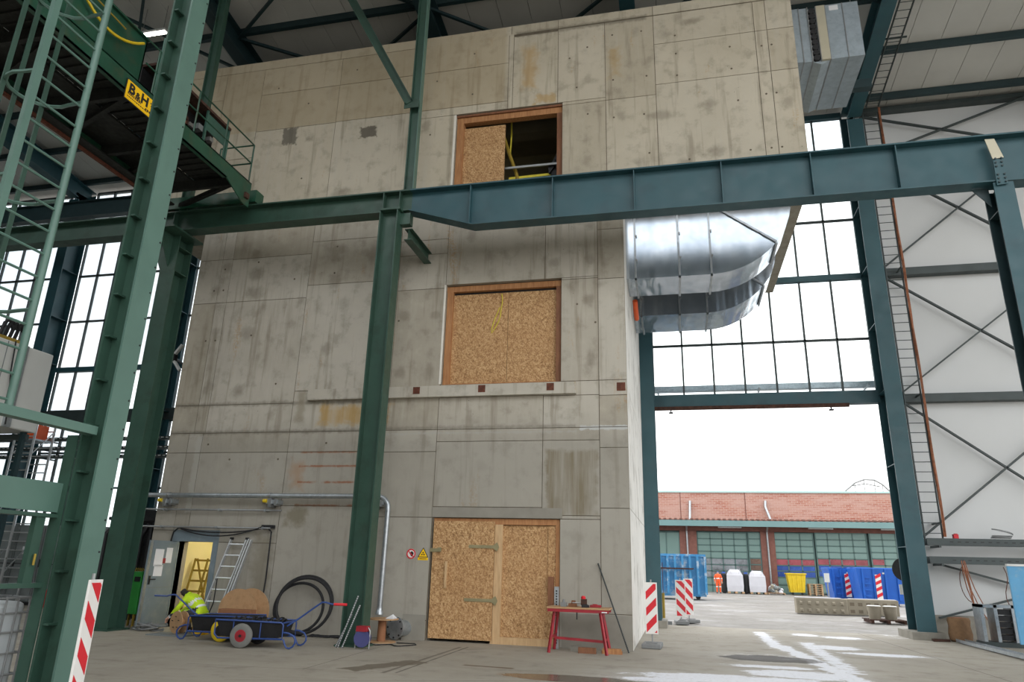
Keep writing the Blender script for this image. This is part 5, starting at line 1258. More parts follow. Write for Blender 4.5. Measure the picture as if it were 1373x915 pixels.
fl = MB().lathe(fc, fa, [(.24, 0), (.24, .035), (.1, .05)], 28).build('flange', 'galv', fp, smooth=True)
e1_ = fa.orthogonal().normalized(); e2_ = fa.cross(e1_)
for k in range(8): q = fc+fa*.035+(e1_*math.cos(k*.785)+e2_*math.sin(k*.785))*.2; MB().lathe(q, fa, [(.02, 0), (.02, .02)], 6).build('bolt', 'black', fl)
tag(MB().tube([(-6.6+.06*k, 15.0+.12*math.sin(k*.8), .012) for k in range(18)]+[(-5.5, 15.3, .012), (-5.6, 15.5, .012), (-6.0, 15.45, .012)], .011, 5).build('thin_cable', 'rubber', smooth=True), 'thin black cable lying on the floor under the upright drum', 'cable')

# red work bench
wb_ = thing('work_bench', 'red steel work bench with wooden top standing before the boarded door', 'bench', (-2.05, 15.6, 0))
bx0, bx1, by0, by1, bz = -2.72, -1.42, 15.35, 15.95, .84
MB().box((bx0, by0, bz), (bx1, by1, bz+.035)).build('bench_top', 'board_tan', wb_, bevel=.006)
MB().box((bx0+.02, by0+.01, bz-.06), (bx1-.02, by0+.05, bz-.001)).build('top_rail', 'red_paint', wb_); MB().box((bx0+.02, by1-.05, bz-.06), (bx1-.02, by1-.01, bz-.001)).build('top_rail', 'red_paint', wb_)
for x, xb2_ in ((bx0+.16, bx0+.06), (bx1-.2, bx1-.06)):
    for y, yb2 in ((by0+.08, by0-.04), (by1-.08, by1+.04)):
        MB().bar((x, y, bz-.03), (xb2_, yb2, 0), .045, .05).build('leg', 'red_paint', wb_)
MB().bar((bx0+.12, by0+.3, .26), (bx1-.12, by0+.3, .22), .04, .05).build('stretcher', 'red_paint', wb_)
MB().bar((bx0+.11, by0, .3), (bx0+.11, by1, .3), .035, .04).build('stretcher', 'red_paint', wb_); MB().bar((bx1-.12, by0, .25), (bx1-.12, by1, .25), .035, .04).build('stretcher', 'red_paint', wb_)
MB().cyl((-2.1, by0+.1, bz-.2), (-2.1, by0+.1, bz), .012, 8).build('clamp_screw', 'black', wb_)
MB().box((bx1-.16, by0-.005, bz-.05), (bx1-.05, by0+.012, bz-.03)).build('tag', 'paper', wb_)
vc = thing('bench_vice', 'small red topped bench vice clamped to the red work bench', 'vice', (-1.95, 15.5, bz+.04))
MB().box((-2.0, 15.42, bz+.036), (-1.86, 15.6, bz+.08)).box((-1.98, 15.44, bz-.04), (-1.88, 15.5, bz+.1)).build('vice_body', 'black', vc)
MB().box((-2.02, 15.46, bz+.08), (-1.9, 15.56, bz+.2)).build('vice_jaw', 'rust_dark', vc); MB().lathe((-1.97, 15.5, bz+.2), (0, 0, 1), [(.045, 0), (.05, .03), (.03, .06)], 12).build('vice_knob', 'red_bright', vc, smooth=True)
MB().cyl((-2.2, 15.5, bz+.12), (-2.0, 15.5, bz+.12), .012, 8).build('vice_screw', 'steel_rod', vc)
tag(MB().box((-2.3, 15.6, bz+.036), (-2.13, 15.72, bz+.1)).box((-2.24, 15.62, bz+.1), (-2.16, 15.7, bz+.16)).build('battery_tool', 'pine_dark', bevel=.008), 'brown power tool lying on the red work bench', 'tool')
tag(MB().box((-2.45, 15.5, bz+.036), (-2.33, 15.6, bz+.12)).lathe((-2.39, 15.55, bz+.12), (0, 0, 1), [(.03, 0), (.02, .06)], 10).build('grey_tool', 'grey_plastic'), 'grey hand tool beside the vice on the red work bench', 'tool')
tag(MB().box((-1.85, 15.62, bz+.036), (-1.62, 15.72, bz+.085)).box((-1.8, 15.64, bz+.085), (-1.7, 15.7, bz+.1)).build('red_tool_case', 'red_paint', bevel=.006), 'flat red tool case lying on the red work bench', 'case')
st_ = thing('perforated_strut', 'short perforated zinc strut leaning on the door frame behind the bench', 'strut', (-2.62, 16.1, 0))
MB().box((-2.68, 16.08, 0), (-2.58, 16.12, 1.25)).build('channel', 'galv', st_)
for k in range(20): piece('slot', (-2.645, 16.074, .1+k*.055), (-2.615, 16.081, .13+k*.055), 'black', st_)
bl = thing('wood_offcuts', 'sawn timber offcut on the floor under the red work bench', 'timber', (-1.9, 15.7, 0))
MB().box((-2.08, 15.48, 0), (-1.72, 15.58, .11)).build('offcut', 'pine_dark', bl)
tag(MB().box((-1.6, 15.6, 0), (-1.22, 15.72, .1)).box((-1.62, 15.64, .0), (-1.2, 15.68, .06)).build('timber_block', 'pine'), 'pale timber block on the floor beside the bench leg', 'timber')
tag(MB().box((-2.2, 15.72, 0), (-1.75, 15.85, .06)).box((-2.28, 15.78, 0), (-2.1, 15.9, .1)).build('rubble_board', 'cement_patch'), 'cement crusted board under the red work bench', 'board')
rr = thing('threaded_rod', 'dark threaded rod leaning against the tower corner behind the bench', 'rod', (-1.1, 16.0, 0))
a_, b_ = Vector((-1.09, 15.98, 0)), Vector((-1.74, YT-.03, 1.76))
MB().tube([a_, b_], .014, 6).build('rod', 'frame_grey', rr)
for k in range(60): q = a_.lerp(b_, (k+.5)/60); MB().lathe(q, b_-a_, [(.018, -.006), (.018, .006)], 6).build('thread', 'black', rr)

# ---------- red and white barrier boards
def board(label, base, right, h0, h1, w, flip=1, stripes=5):
    t = thing('barrier_board', label, 'barrier', tuple(base), 'red and white barrier boards'); base = Vector(base); R_ = Vector(right).normalized(); F = Vector((R_.y, -R_.x, 0)); z = Vector((0, 0, 1))
    c_ = base+z*(h0+h1)/2
    pl_ = MB().obox(c_, R_, F, z, w/2, .012, (h1-h0)/2).build('panel', 'sign_white', t, bevel=.004)
    # diagonal red stripes, clipped to the panel
    per = (h1-h0-.06)/3.0; wi = w-.05
    for k in range(-1, 4):
        lo_ = h0+.03+k*per; 
        poly = []
        a = [(-wi/2, lo_), (wi/2, lo_+flip*wi), (wi/2, lo_+flip*wi+per*.5), (-wi/2, lo_+per*.5)]
        zmin, zmax = h0+.03, h1-.03
        def clip(pts, f, v, keep_less):
            out = []
            for i in range(len(pts)):
                p, q = pts[i], pts[(i+1) % len(pts)]
                ip = (p[1] <= v) == keep_less or abs(p[1]-v) < 1e-9; iq = (q[1] <= v) == keep_less or abs(q[1]-v) < 1e-9
                if ip: out.append(p)
                if ip != iq:
                    s2 = (v-p[1])/(q[1]-p[1]); out.append((p[0]+(q[0]-p[0])*s2, v))
            return out
        a = clip(a, 1, zmax, True)
        if len(a) > 2: a = clip(a, 1, zmin, False)
        if len(a) < 3: continue
        for s_ in (1, -1): MB().prism([base+R_*x+F*s_*.0125+z*zz for x, zz in a], F*s_*.003).build('stripe', 'red_bright', pl_)
    MB().cyl(base-F*.034, base-F*.034+z*(h1+.06), .018, 8).build('post', 'steel_rod', t)
    ft = MB().obox(base+z*.05, R_, F, z, .21, .35, .05).build('foot', 'grey_plastic', t, bevel=.02)
    MB().obox(base+z*.105+F*.1, R_, F, z, .12, .08, .015).build('foot_lug', 'grey_plastic', ft)
    return t
board('red and white barrier board on a grey foot at the tower corner', (-.66, 17.35, 0), (1, -.05, 0), .28, 1.38, .28, 1)
board('red and white barrier board with falling stripes standing in the gate', (-.0, 25.3, 0), (1, .1, 0), .22, 1.36, .33, -1)
board('red and white barrier board half hidden behind another one in the gate', (.27, 26.3, 0), (1, .5, 0), .22, 1.40, .33, -1)
yL = [PX(q[0], q[1], -5.95).y for q in ((120, 778), (134, 776))]
board('red and white barrier board leaning edge-on at the foot of the big green column', (-5.95, 6.62, 0), (-.26, 1, 0), .3, 1.4, .25, -1)
yp_ = thing('yellow_post', 'thin yellow post standing in the gate beside the barrier boards', 'post', (-.62, 24.85, 0))
MB().cyl((-.55, 24.85, 0), (-.55, 24.85, .95), .045, 10).build('post', 'yellow_dull', yp_); MB().cyl((-.55, 24.85, .95), (-.55, 24.85, 1.9), .012, 6).build('rod', 'rust', yp_); MB().box((-.8, 24.7, 0), (-.3, 24.92, .1)).build('foot', 'grey_plastic', yp_)

# ---------- right corner
sk = thing('paper_sack', 'crumpled brown paper sack standing beside the portal frame plinth', 'sack', (7.5, 23.45, 0))
MB().lathe((7.46, 23.1, 0), (0, 0, 1), [(.22, 0), (.28, .05), (.3, .2), (.27, .4), (.29, .55), (.26, .62), (.2, .6)], 14).build('bag', 'sack', sk, smooth=True)
MB().lathe((7.46, 23.1, .58), (0, 0, 1), [(.24, 0), (.2, .04), (.1, .05)], 12).build('filling', 'cable_orange', sk)
gm = thing('louvre_frame', 'grey metal frame with dark louvre panels standing on the floor by the wall', 'frame', (8.05, 22, 0))
fx0, fx1 = 7.62, 8.5; fy = 21.9
for x in (fx0, fx0+.32, fx1-.15): MB().box((x, fy, .1), (x+.08, fy+.5, 1.02)).build('upright', 'galv', gm)
MB().box((fx0, fy, .95), (fx1, fy+.5, 1.02)).build('top_frame', 'galv', gm); MB().box((fx0-.02, fy-.03, .0), (fx1+.4, fy+.53, .12)).build('base_frame', 'frame_grey', gm)
for k in range(5): MB().box((fx0+.4, fy+.05, .16+k*.155), (fx1-.16, fy+.4, .29+k*.155)).build('louvre', 'black', gm)
MB().box((fx1-.07, fy+.02, .12), (fx1, fy+.48, .95)).build('side_panel', 'cab_grey', gm)
bp = thing('blue_panel', 'pale blue steel door panel standing upright at the wall', 'panel', (8.4, 20, 0))
bpx = PY(1350, 757, 20).x
MB().box((bpx, 20.0, .22), (bpx+1.4, 20.06, 2.0)).build('sheet', 'blue_panel', bp); MB().box((bpx-.01, 19.98, 1.97), (bpx+1.4, 20.08, 2.02)).build('top_edge', 'plastic_white', bp)
for x in (bpx+.15, bpx+1.2): MB().box((x, 19.9, 0), (x+.06, 20.2, .22)).build('foot', 'galv', bp)
MB().lathe((bpx+.45, 19.97, 1.55), (0, -1, 0), [(.05, 0), (.05, .03)], 12).bar((bpx+.45, 19.95, 1.55), (bpx+.52, 19.93, 1.45), .02, .02).build('latch', 'black', bp)
ptp = thing('perforated_tray', 'long perforated zinc tray lying on the floor along the wall', 'cable tray', (7.35, 20.8, 0), 'cable trays')
MB().box((7.2, 18.2, .02), (7.42, 22.7, .03)).build('tray_base', 'galv', ptp)
for x in (7.2, 7.42): MB().box((x-.006, 18.2, .02), (x+.006, 22.7, .1)).build('tray_side', 'galv', ptp)
sl0 = None
for k in range(43):
    for x in (7.25, 7.32): piece('slot', (x, 18.3+k*.1, .029), (x+.03, 18.35+k*.1, .032), 'black', ptp)
tag(MB().box((6.7, 22.9, 0), (7.12, 23.02, .06)).bar((6.65, 22.75, .03), (7.05, 22.85, .03), .06, .05).build('dark_timber', 'rust_dark'), 'dark timber scrap lying beside the paper sack', 'timber')
rs = thing('round_sign', 'back of a round road sign standing outside behind the portal frame', 'sign', (6.9, 25.6, 0))
p = PY(1208, 764, 25.6)
MB().lathe((p.x+.1, 25.6, p.z), (0, -1, 0), [(.36, 0), (.36, .01)], 28).build('disc', 'black', rs); MB().cyl((p.x+.1, 25.63, 0), (p.x+.1, 25.63, p.z+.3), .03, 8).build('post', 'galv', rs)
MB().box((p.x-.12, 25.58, p.z-.75), (p.x+.25, 25.6, p.z-.45)).build('plate', 'plastic_white', rs)
# ================================================================== LEFT BACKGROUND
wh = thing('machine_housing', 'white machine housing raised on steel legs behind the caged ladder', 'machine', (-18.7, 15, 0))
zT = 7.15; zB = 4.85
MB().box((-20.5, 12.6, zB), (-17.5, 16.2, zT)).build('casing', 'machine_white', wh, bevel=.04)
MB().box((-17.5, 15.1, zB), (-17.42, 15.3, zT-.02)).build('cable_duct', 'galv', wh)
MB().box((-17.5, 13.9, zB+.02), (-17.49, 13.92, zT-.03)).build('panel_gap', 'cab_grey', wh); MB().box((-17.5, 14.7, zB+.02), (-17.49, 14.72, zT-.03)).build('panel_gap', 'cab_grey', wh)
MB().tube([(-17.42, 14.85, zT), (-17.4, 14.9, 6.3), (-17.38, 15.05, 5.5), (-17.38, 15.1, 4.9)], .02, 6).build('cable', 'black', wh, smooth=True)
for x in (-20.3, -17.7):
    for y in (12.8, 16.0): MB().box((x-.06, y-.06, 0), (x+.06, y+.06, zB)).build('leg', 'teal_dark', wh)
for z in (zB-.2, 2.6): MB().box((-20.4, 16.0, z), (-17.6, 16.1, z+.15)).build('cross_rail', 'frame_grey', wh)
MB().tube([(-17.5, 13.9, 6.1), (-17.45, 14.2, 6.1), (-17.45, 14.2, 6.5), (-17.45, 13.6, 6.5)], .03, 6).build('pipe', 'steel_rod', wh)
bq = thing('valve_block', 'dark valve block with hoses standing on the white machine housing', 'valve', (-17.9, 14.9, zT))
c_ = PX(12, 440, -17.8)
MB().box((-18.1, 14.6, zT+.001), (-17.7, 15.3, zT+.14)).build('base', 'yellow_dull', bq)
for k in range(4): MB().tube([(-17.8, 14.65+.15*k, zT+.14), (-17.75, 14.68+.15*k, zT+.5), (-17.75, 14.8+.12*k, zT+.62), (-17.75, 14.95+.1*k, zT+.4)], .05, 6).build('hose', 'black', bq, smooth=True)

sct = thing('scaffold_tower', 'aluminium scaffold tower with ladder rungs behind the green frame', 'scaffold', (-21.6, 20, 0))
for x in (-22.0, -21.2):
    for y in (19.6, 20.35): MB().cyl((x, y, 0), (x, y, 5.85), .04, 8).build('upright', 'alu', sct)
for k in range(20):
    z = .3+k*.285
    for y in (19.6, 20.35): MB().cyl((-22.0, y, z), (-21.2, y, z), .022, 6).build('rung', 'alu', sct)
for z in (1.0, 2.9, 4.8):
    for x in (-22.0, -21.2): MB().bar((x, 19.6, z), (x, 20.35, z+.9), .03, .03).build('diagonal', 'alu', sct)
MB().box((-22.0, 19.6, 5.3), (-21.2, 20.35, 5.36)).build('platform', 'galv', sct)
tag(MB().box((-21.9, 19.7, 5.36), (-21.3, 20.2, 5.86)).box((-21.72, 19.69, 5.5), (-21.5, 19.7, 5.7)).build('orange_box', 'orange', bevel=.02), 'orange plastic box on the scaffold tower platform', 'box')
for k, (z, lb) in enumerate(((5.86, 'top perforated cable tray crossing the low glazing behind the scaffold'), (5.5, 'middle perforated cable tray crossing the low glazing behind the scaffold'), (5.18, 'bottom perforated cable tray crossing the low glazing behind the scaffold'))):
    t = thing('cable_tray', lb, 'cable tray', (-20, 22.9, z), 'cable trays')
    MB().box((-27, 22.75, z), (-14.4, 23.05, z+.01)).build('tray_base', 'frame_grey', t)
    for y in (22.75, 23.05): MB().box((-27, y-.005, z), (-14.4, y+.005, z+.11)).build('tray_side', 'frame_grey', t)
    for q in range(60): piece('slot', (-26.8+q*.2, 22.738, z+.05), (-26.7+q*.2, 22.746, z+.075), 'sign_white', t)
    for x in (-24.0, -18.0): MB().box((x, 22.7, z-.05), (x+.05, 23.3, z)).build('bracket', 'frame_grey', t)
for k in range(4):
    x = -22.9+k*1.05
    t = thing('control_cabinet', ['grey control cabinet partly behind the scaffold tower', 'grey control cabinet with a notice beside the scaffold tower', 'grey control cabinet with a red extinguisher standing before it', 'grey control cabinet nearest the big green column'][k], 'cabinet', (x, 20.8, 0), 'grey control cabinets')
    MB().box((x, 20.5, .1), (x+1.0, 21.1, 2.55)).build('body', 'cab_grey', t, bevel=.015); MB().box((x+.02, 20.52, 0), (x+.98, 21.08, .1)).build('plinth', 'black', t)
    dr_ = MB().box((x+.03, 20.47, .14), (x+.97, 20.5, 2.5)).build('door', 'cab_grey', t)
    MB().box((x+.06, 20.43, 1.2), (x+.10, 20.47, 1.45)).build('handle', 'black', dr_)
    MB().box((x+.03, 20.46, 1.28), (x+.97, 20.47, 1.31)).build('trim_bar', 'black', dr_)
    if k == 1: MB().box((x+.3, 20.465, 1.6), (x+.6, 20.47, 1.85)).build('notice', 'paper', dr_)
ex = thing('fire_extinguisher', 'red fire extinguisher standing before the grey control cabinets', 'extinguisher', (-19.75, 20.1, 0))
MB().lathe((-19.75, 20.1, 0), (0, 0, 1), [(.08, 0), (.09, .02), (.09, .5), (.06, .58), (.03, .62)], 16).build('cylinder', 'red_bright', ex, smooth=True); MB().box((-19.8, 20.06, .62), (-19.7, 20.14, .7)).build('valve', 'black', ex)
# dark pipe rack between the runway column and the tower
pr = thing('pipe_rack', 'dark rack of pipes and valves beside the left edge of the tower', 'pipe rack', (-14.2, 17.6, 0))
for k in range(6):
    x = -15.6+k*.36
    MB().tube([(x, 17.4+.1*(k % 2), 0), (x, 17.4+.1*(k % 2), 2.2+.2*(k % 3)), (x+.1, 17.6, 2.5+.2*(k % 3))], .07, 8).build('pipe', 'black', pr, smooth=True)
for z in (.5, 1.2, 1.9, 2.6): MB().box((-15.8, 17.6, z), (-13.5, 17.72, z+.09)).build('cross_rail', 'rubber', pr)
MB().box((-15.9, 17.9, 0), (-13.5, 18.0, 2.9)).build('back_sheet', 'black', pr)
for k in range(5): MB().lathe((-15.4+k*.42, 17.36, 1.0+.35*(k % 3)), (0, -1, 0), [(.04, 0), (.06, .03), (.03, .06)], 10).build('valve', 'steel_rod', pr)
tpp = thing('teal_standpipe', 'fat teal standpipe rising along the left edge of the tower', 'pipe', (-15.1, 19.5, 0))
MB().cyl((-15.3, 19.5, 0), (-15.3, 19.5, 9.6), .16, 16).build('pipe_run', 'teal_paint', tpp, smooth=True)
for z in (2.4, 4.4, 6.4, 8.4): MB().lathe((-15.3, 19.5, z), (0, 0, 1), [(.22, -.03), (.22, .03)], 16).build('flange', 'teal_dark', tpp)
wl2 = thing('wall_lamp', 'white double wall lamp beside the left tower edge', 'lamp', tuple(PY(237, 482, 18.0)))
for a, b in (((234, 476), (245, 463)), ((234, 485), (241, 497))): MB().bar(PY(a[0], a[1], 18.0), PY(b[0], b[1], 18.0), .1, .07).build('lamp_arm', 'plastic_white', wl2)
p = PY(234, 480, 18.0); MB().box((p.x-.1, 17.95, p.z-.12), (p.x+.03, 18.1, p.z+.12)).build('bracket', 'black', wl2)
MB().bar((p.x-.05, 18.02, p.z), (-15.3, 19.4, p.z), .05, .05).build('arm', 'black', wl2)

# liquid container in its cage, left foreground
ib = thing('liquid_container', 'white plastic liquid container in a wire cage under the green frame', 'container', (-7.8, 5.9, 0))
ix0, ix1, iy0, iy1 = -8.33, -7.3, 5.95, 7.22
MB().box((ix0+.03, iy0+.03, .15), (ix1-.03, iy1-.03, 1.12)).build('tank', 'ibc_plastic', ib, bevel=.06)
MB().box((ix0, iy0, .0), (ix1, iy1, .03)).build('pallet', 'galv', ib)
for x in (ix0+.05, ix1-.15):
    for y in (iy0, (iy0+iy1)/2-.05, iy1-.1): MB().box((x, y, .03), (x+.1, y+.1, .14)).build('pallet_block', 'galv', ib)
for k in range(9):
    y = iy0+.03+k*(iy1-iy0-.06)/8; MB().cyl((ix1, y, .05), (ix1, y, 1.16), .011, 6).build('cage_bar', 'grey_plastic', ib)
for k in range(7):
    x = ix0+.03+k*(ix1-ix0-.06)/6; MB().cyl((x, iy0, .05), (x, iy0, 1.16), .011, 6).build('cage_bar', 'grey_plastic', ib); MB().cyl((x, iy1, .05), (x, iy1, 1.16), .011, 6).build('cage_bar', 'grey_plastic', ib)
for z in (.15, .36, .58, .8, 1.0, 1.16): MB().tube([(ix0, iy0, z), (ix1, iy0, z), (ix1, iy1, z), (ix0, iy1, z)], .012, 6, closed=True).build('cage_ring', 'grey_plastic', ib)

# ================================================================== THE YARD
YF = 68.0
fb = thing('far_building', 'long brick building with green glazed doors across the yard', 'building', (8, YF+4, 0))
def fz(px_, py_, Y=YF): return PY(px_, py_, Y).z
def fx(px_, py_=740, Y=YF): return PY(px_, py_, Y).x
zt_ = fz(1040, 657); ze = fz(1040, 700)
XF0, XF1 = -18, 34
MB().box((XF0, YF+1.6, ze-1), (XF1, YF+9, zt_-.12)).build('upper_wall', 'far_brick', fb)
MB().box((XF0, YF+1.5, zt_-.12), (XF1, YF+9, zt_+.05)).build('coping', 'pale_coping', fb)
for q in (913, 1000):
    x = PY(q, 680, YF+1.6).x
    MB().box((x-.06, YF+1.56, ze-.3), (x+.0, YF+1.6, zt_-.12)).build('wall_joint', 'brick_dark', fb); MB().box((x, YF+1.57, ze-.3), (x+1.0, YF+1.6, zt_-.12)).build('wall_strip', 'brick_dark' if False else 'far_brick', fb)
# corrugated canopy roof edge and gutter board
wv_ = MB(); nw = 220
for k in range(nw):
    x0_ = XF0+(XF1-XF0)*k/nw; x1_ = XF0+(XF1-XF0)*(k+1)/nw; h_ = .10 if k % 2 else 0
    wv_.box((x0_, YF-1.1, ze-.02+h_*.5), (x1_, YF+1.6, ze+.06+h_))
wv_.build('corrugated_roof', 'tile_edge', fb)
MB().box((XF0, YF-1.15, ze-.52), (XF1, YF-1.05, ze-.02)).build('gutter_board', 'fascia_green', fb)
MB().box((XF0, YF-1.05, ze-.15), (XF1, YF+.3, ze-.06)).build('canopy_soffit', 'concrete_dark', fb)
zd = fz(1000, 713)
MB().box((XF0, YF, zd), (XF1, YF+.4, ze-.15)).build('lintel', 'brick_dark', fb)
MB().box((XF0, YF+.35, 0), (XF1, YF+.4, zd)).build('inner_wall', 'door_bar', fb)
for a, b in ((912, 935), (1021, 1040), (1205, 1226)):
    xa_, xb3 = fx(a), fx(b); MB().box((xa_, YF-.05, 0), (xb3, YF+.4, zd)).build('pier', 'brick_dark', fb)
for a in ((922, 925), (1030, 1026)):
    x = fx(a[0]); d_ = MB().tube([PY(a[1], 672, YF+1.5), PY(a[1], 680, YF+1.4), PY(a[0]+3, 697, YF+1.0)], .11, 8).build('vent_pipe', 'galv', fb, smooth=True)
    MB().tube([(x, YF-.9, ze-.5), (x, YF-.2, ze-.9), (x, YF-.12, ze-1.2), (x+.05, YF-.12, .1)], .08, 8).build('down_pipe', 'galv', fb, smooth=True)
for q in (980, 1102, 1200): x = fx(q); MB().box((x-1, YF-.6, ze-.62), (x+1, YF-.45, ze-.52)).build('canopy_lamp', 'plastic_white', fb)
def grid(xs, ys, cols):
    """xs, ys: pixel edges of the panes; cols(i, j) -> material"""
    X = [fx(q) for q in xs]; Zs = [fz((xs[0]+xs[-1])/2, q) for q in ys]
    for i in range(len(X)-1):
        for j in range(len(Zs)-1):
            piece('pane', (X[i]+.05, YF+.05, Zs[j+1]+.05), (X[i+1]-.05, YF+.09, Zs[j]-.05), cols(i, j), fb)
    for q in X: MB().box((q-.05, YF+.02, Zs[-1]), (q+.05, YF+.12, Zs[0])).build('door_stile', 'door_bar', fb)
    for q in Zs: MB().box((X[0], YF+.02, q-.04), (X[-1], YF+.12, q+.04)).build('door_rail', 'door_bar', fb)
rows = [714.5, 723, 731.5, 740, 749, 757.5, 766, 775, 785, 796]
grid([936, 953, 969, 985, 1002], rows, lambda i, j: 'door_green' if j < 4 else ('pane_mixed' if j < 7 else 'door_green'))
grid([1004.5, 1020], rows, lambda i, j: 'door_green' if j < 4 else ('pane_brown' if j < 6 else 'door_green'))
r2 = [715.5, 724.5, 733, 741.5, 750, 759, 766.5, 775, 785, 797]
grid([1039.5, 1056, 1074, 1091.5], r2, lambda i, j: 'door_green' if j < 4 else ('pane_red' if j == 4 else ('pane_blue' if j in (5, 6) else 'door_green')))
grid([1095, 1111, 1127.5, 1145, 1163], r2, lambda i, j: 'door_green' if j < 4 else ('pane_red' if j == 4 else ('pane_blue' if j in (5, 6) else 'door_green')))
grid([1168, 1185, 1203], r2, lambda i, j: 'door_green' if (j != 4 or i > 0) else 'pane_red')
grid([872, 894, 912], [714, 745, 796], lambda i, j: 'door_green')

# steel frame dome seen above the roof
dm = thing('frame_dome', 'thin steel frame structure rising behind the roof of the brick building', 'structure', (17, 105, 0))
Yd = 105
a_ = [PY(x, y, Yd) for x, y in ((1132, 660), (1146, 648), (1158, 643.5), (1172, 644), (1183, 650), (1194, 660))]
MB().tube(a_, .12, 5).build('rim_arch', 'steel_rod', dm)
for p in a_[1:-1]: MB().cyl((p.x, Yd, 0), (p.x, Yd, p.z), .07, 5).build('leg', 'steel_rod', dm)
MB().tube([PY(1143, 652, Yd), PY(1160, 649, Yd), PY(1180, 653, Yd)], .08, 5).build('cross_bar', 'steel_rod', dm)

# pale blue roll-off container
Yc = 47.0
bc_ = thing('roll_off_container', 'pale blue scuffed roll-off container in the yard behind the barrier boards', 'container', (0.2, Yc+1, 0), 'waste containers')
cx0, cx1 = PY(866, 770, Yc).x, PY(946, 770, Yc).x; cz = PY(910, 744, Yc).z
MB().box((cx0, Yc, .25), (cx1, Yc+2.3, cz)).build('body', 'blue_light', bc_)
MB().box((cx0-.05, Yc-.06, cz-.1), (cx1+.05, Yc+2.36, cz+.04)).build('top_rim', 'blue_light', bc_)
n_ = 8
for k in range(n_+1):
    x = cx0+(cx1-cx0)*k/n_; MB().box((x-.07, Yc-.2, .3), (x+.07, Yc, cz-.1)).build('rib', 'blue_light', bc_)
MB().box((cx0, Yc-.28, 1.75), (cx1-.7, Yc-.2, 1.83)).build('side_bar', 'rust_dark', bc_)
MB().box((cx0, Yc-.02, .18), (cx1, Yc+.1, .3)).build('skid', 'blue_light', bc_)
for x in (cx0+.6, cx1-.5): MB().cyl((x, Yc+.1, .15), (x, Yc+.3, .15), .15, 14).build('roller', 'black', bc_)
# dark blue skips
def skip(label, xl, xr, Y, ztop, stripe):
    t = thing('skip', label, 'skip', ((xl+xr)/2, Y+1.2, 0), 'waste containers')
    out = [(xl, Y), (xr, Y), (xr, Y+2.4), (xl, Y+2.4)]
    m_ = MB(); sh = .25
    m_.add([(xl, Y, ztop), (xr, Y, ztop), (xr, Y+2.4, ztop), (xl, Y+2.4, ztop), (xl+sh, Y+.1, .15), (xr-.1, Y+.1, .15), (xr-.1, Y+2.3, .15), (xl+sh, Y+2.3, .15)], [(0, 1, 5, 4), (1, 2, 6, 5), (2, 3, 7, 6), (3, 0, 4, 7), (4, 5, 6, 7)])
    b_ = m_.build('tub', 'blue_skip', t); so = b_.modifiers.new('wall', 'SOLIDIFY'); so.thickness = .06
    MB().tube([(xl, Y, ztop), (xr, Y, ztop), (xr, Y+2.4, ztop), (xl, Y+2.4, ztop)], .07, 6, closed=True).build('rim', 'blue_skip', t)
    for f_ in (.12, .36, .62, .88):
        x = xl+(xr-xl)*f_; MB().prism([(x-.06, Y-.02, ztop), (x+.06, Y-.02, ztop), (x+.06, Y+.04, .3), (x-.06, Y+.04, .3)], (0, -.1, 0)).build('rib', 'blue_skip', t)
    for yy in (Y+.4, Y+1.8): MB().box((xl+.4, yy, -.02), (xr-.3, yy+.2, .15)).build('skid', 'blue_skip', t)
    lad_ = xl+.35
    for k in range(4): MB().box((lad_, Y-.12, .5+k*.35), (lad_+.35, Y-.08, .56+k*.35)).build('rung', 'blue_skip', t)
    if stripe is not None:
        x = stripe; st2 = MB().box((x-.16, Y-.14, .35), (x+.16, Y-.12, 1.75)).build('hazard_strip', 'sign_white', t)
        for k in range(4): MB().prism([(x-.16, Y-.142, .42+k*.36), (x+.16, Y-.142, .58+k*.36), (x+.16, Y-.142, .76+k*.36), (x-.16, Y-.142, .60+k*.36)], (0, -.01, 0)).build('stripe', 'red_bright', st2)
    for q in (.55, .8): MB().box((xl+(xr-xl)*q, Y-.06, ztop-.3), (xl+(xr-xl)*q+.22, Y-.03, ztop-.2)).build('label_plate', 'plastic_white', t)
    return t
Ys = 51.6
skip('blue waste skip with hazard strip behind the dimpled concrete blocks', PY(1113, 780, Ys).x, PY(1155, 780, Ys).x, Ys, PY(1130, 763, Ys).z, PY(1136, 780, Ys).x)
Ys2 = 48.5
skip('blue waste skip with hazard strip beside the portal frame of the gate', PY(1150, 780, Ys2).x, PY(1212, 780, Ys2).x, Ys2, PY(1170, 763, Ys2).z, PY(1177, 780, Ys2).x)
# dimpled concrete blocks
def block(label, x0_, x1_, Y, h_, raised):
    t = thing('concrete_block', label, 'concrete block', ((x0_+x1_)/2, Y+.3, 0), 'barrier blocks in the yard')
    MB().box((x0_, Y, 0), (x1_, Y+.6, h_)).build('body', 'concrete_block', t, bevel=.03)
    for i in range(6):
        for j in range(2):
            x = x0_+(x1_-x0_)*(i+.6)/6.3; z = .15+j*.3
            if raised: MB().prism([(x-.1, Y, z-.07), (x+.1, Y, z-.07), (x+.1, Y, z+.07), (x-.1, Y, z+.07)], (0, -.005, 0)).lathe((x, Y, z), (0, -1, 0), [(.11, 0), (.05, .06)], 4).build('stud', 'concrete_block', t)
            else: MB().box((x-.09, Y-.004, z-.07), (x+.09, Y+.01, z+.07)).build('pocket', 'concrete_dark', t)
    return t
block('long pale concrete block with raised studs lying in the yard', 5.0, 7.12, 35.3, .66, True)
block('long concrete block with square dark pockets lying in the yard', 7.16, 9.25, 35.6, .66, False)
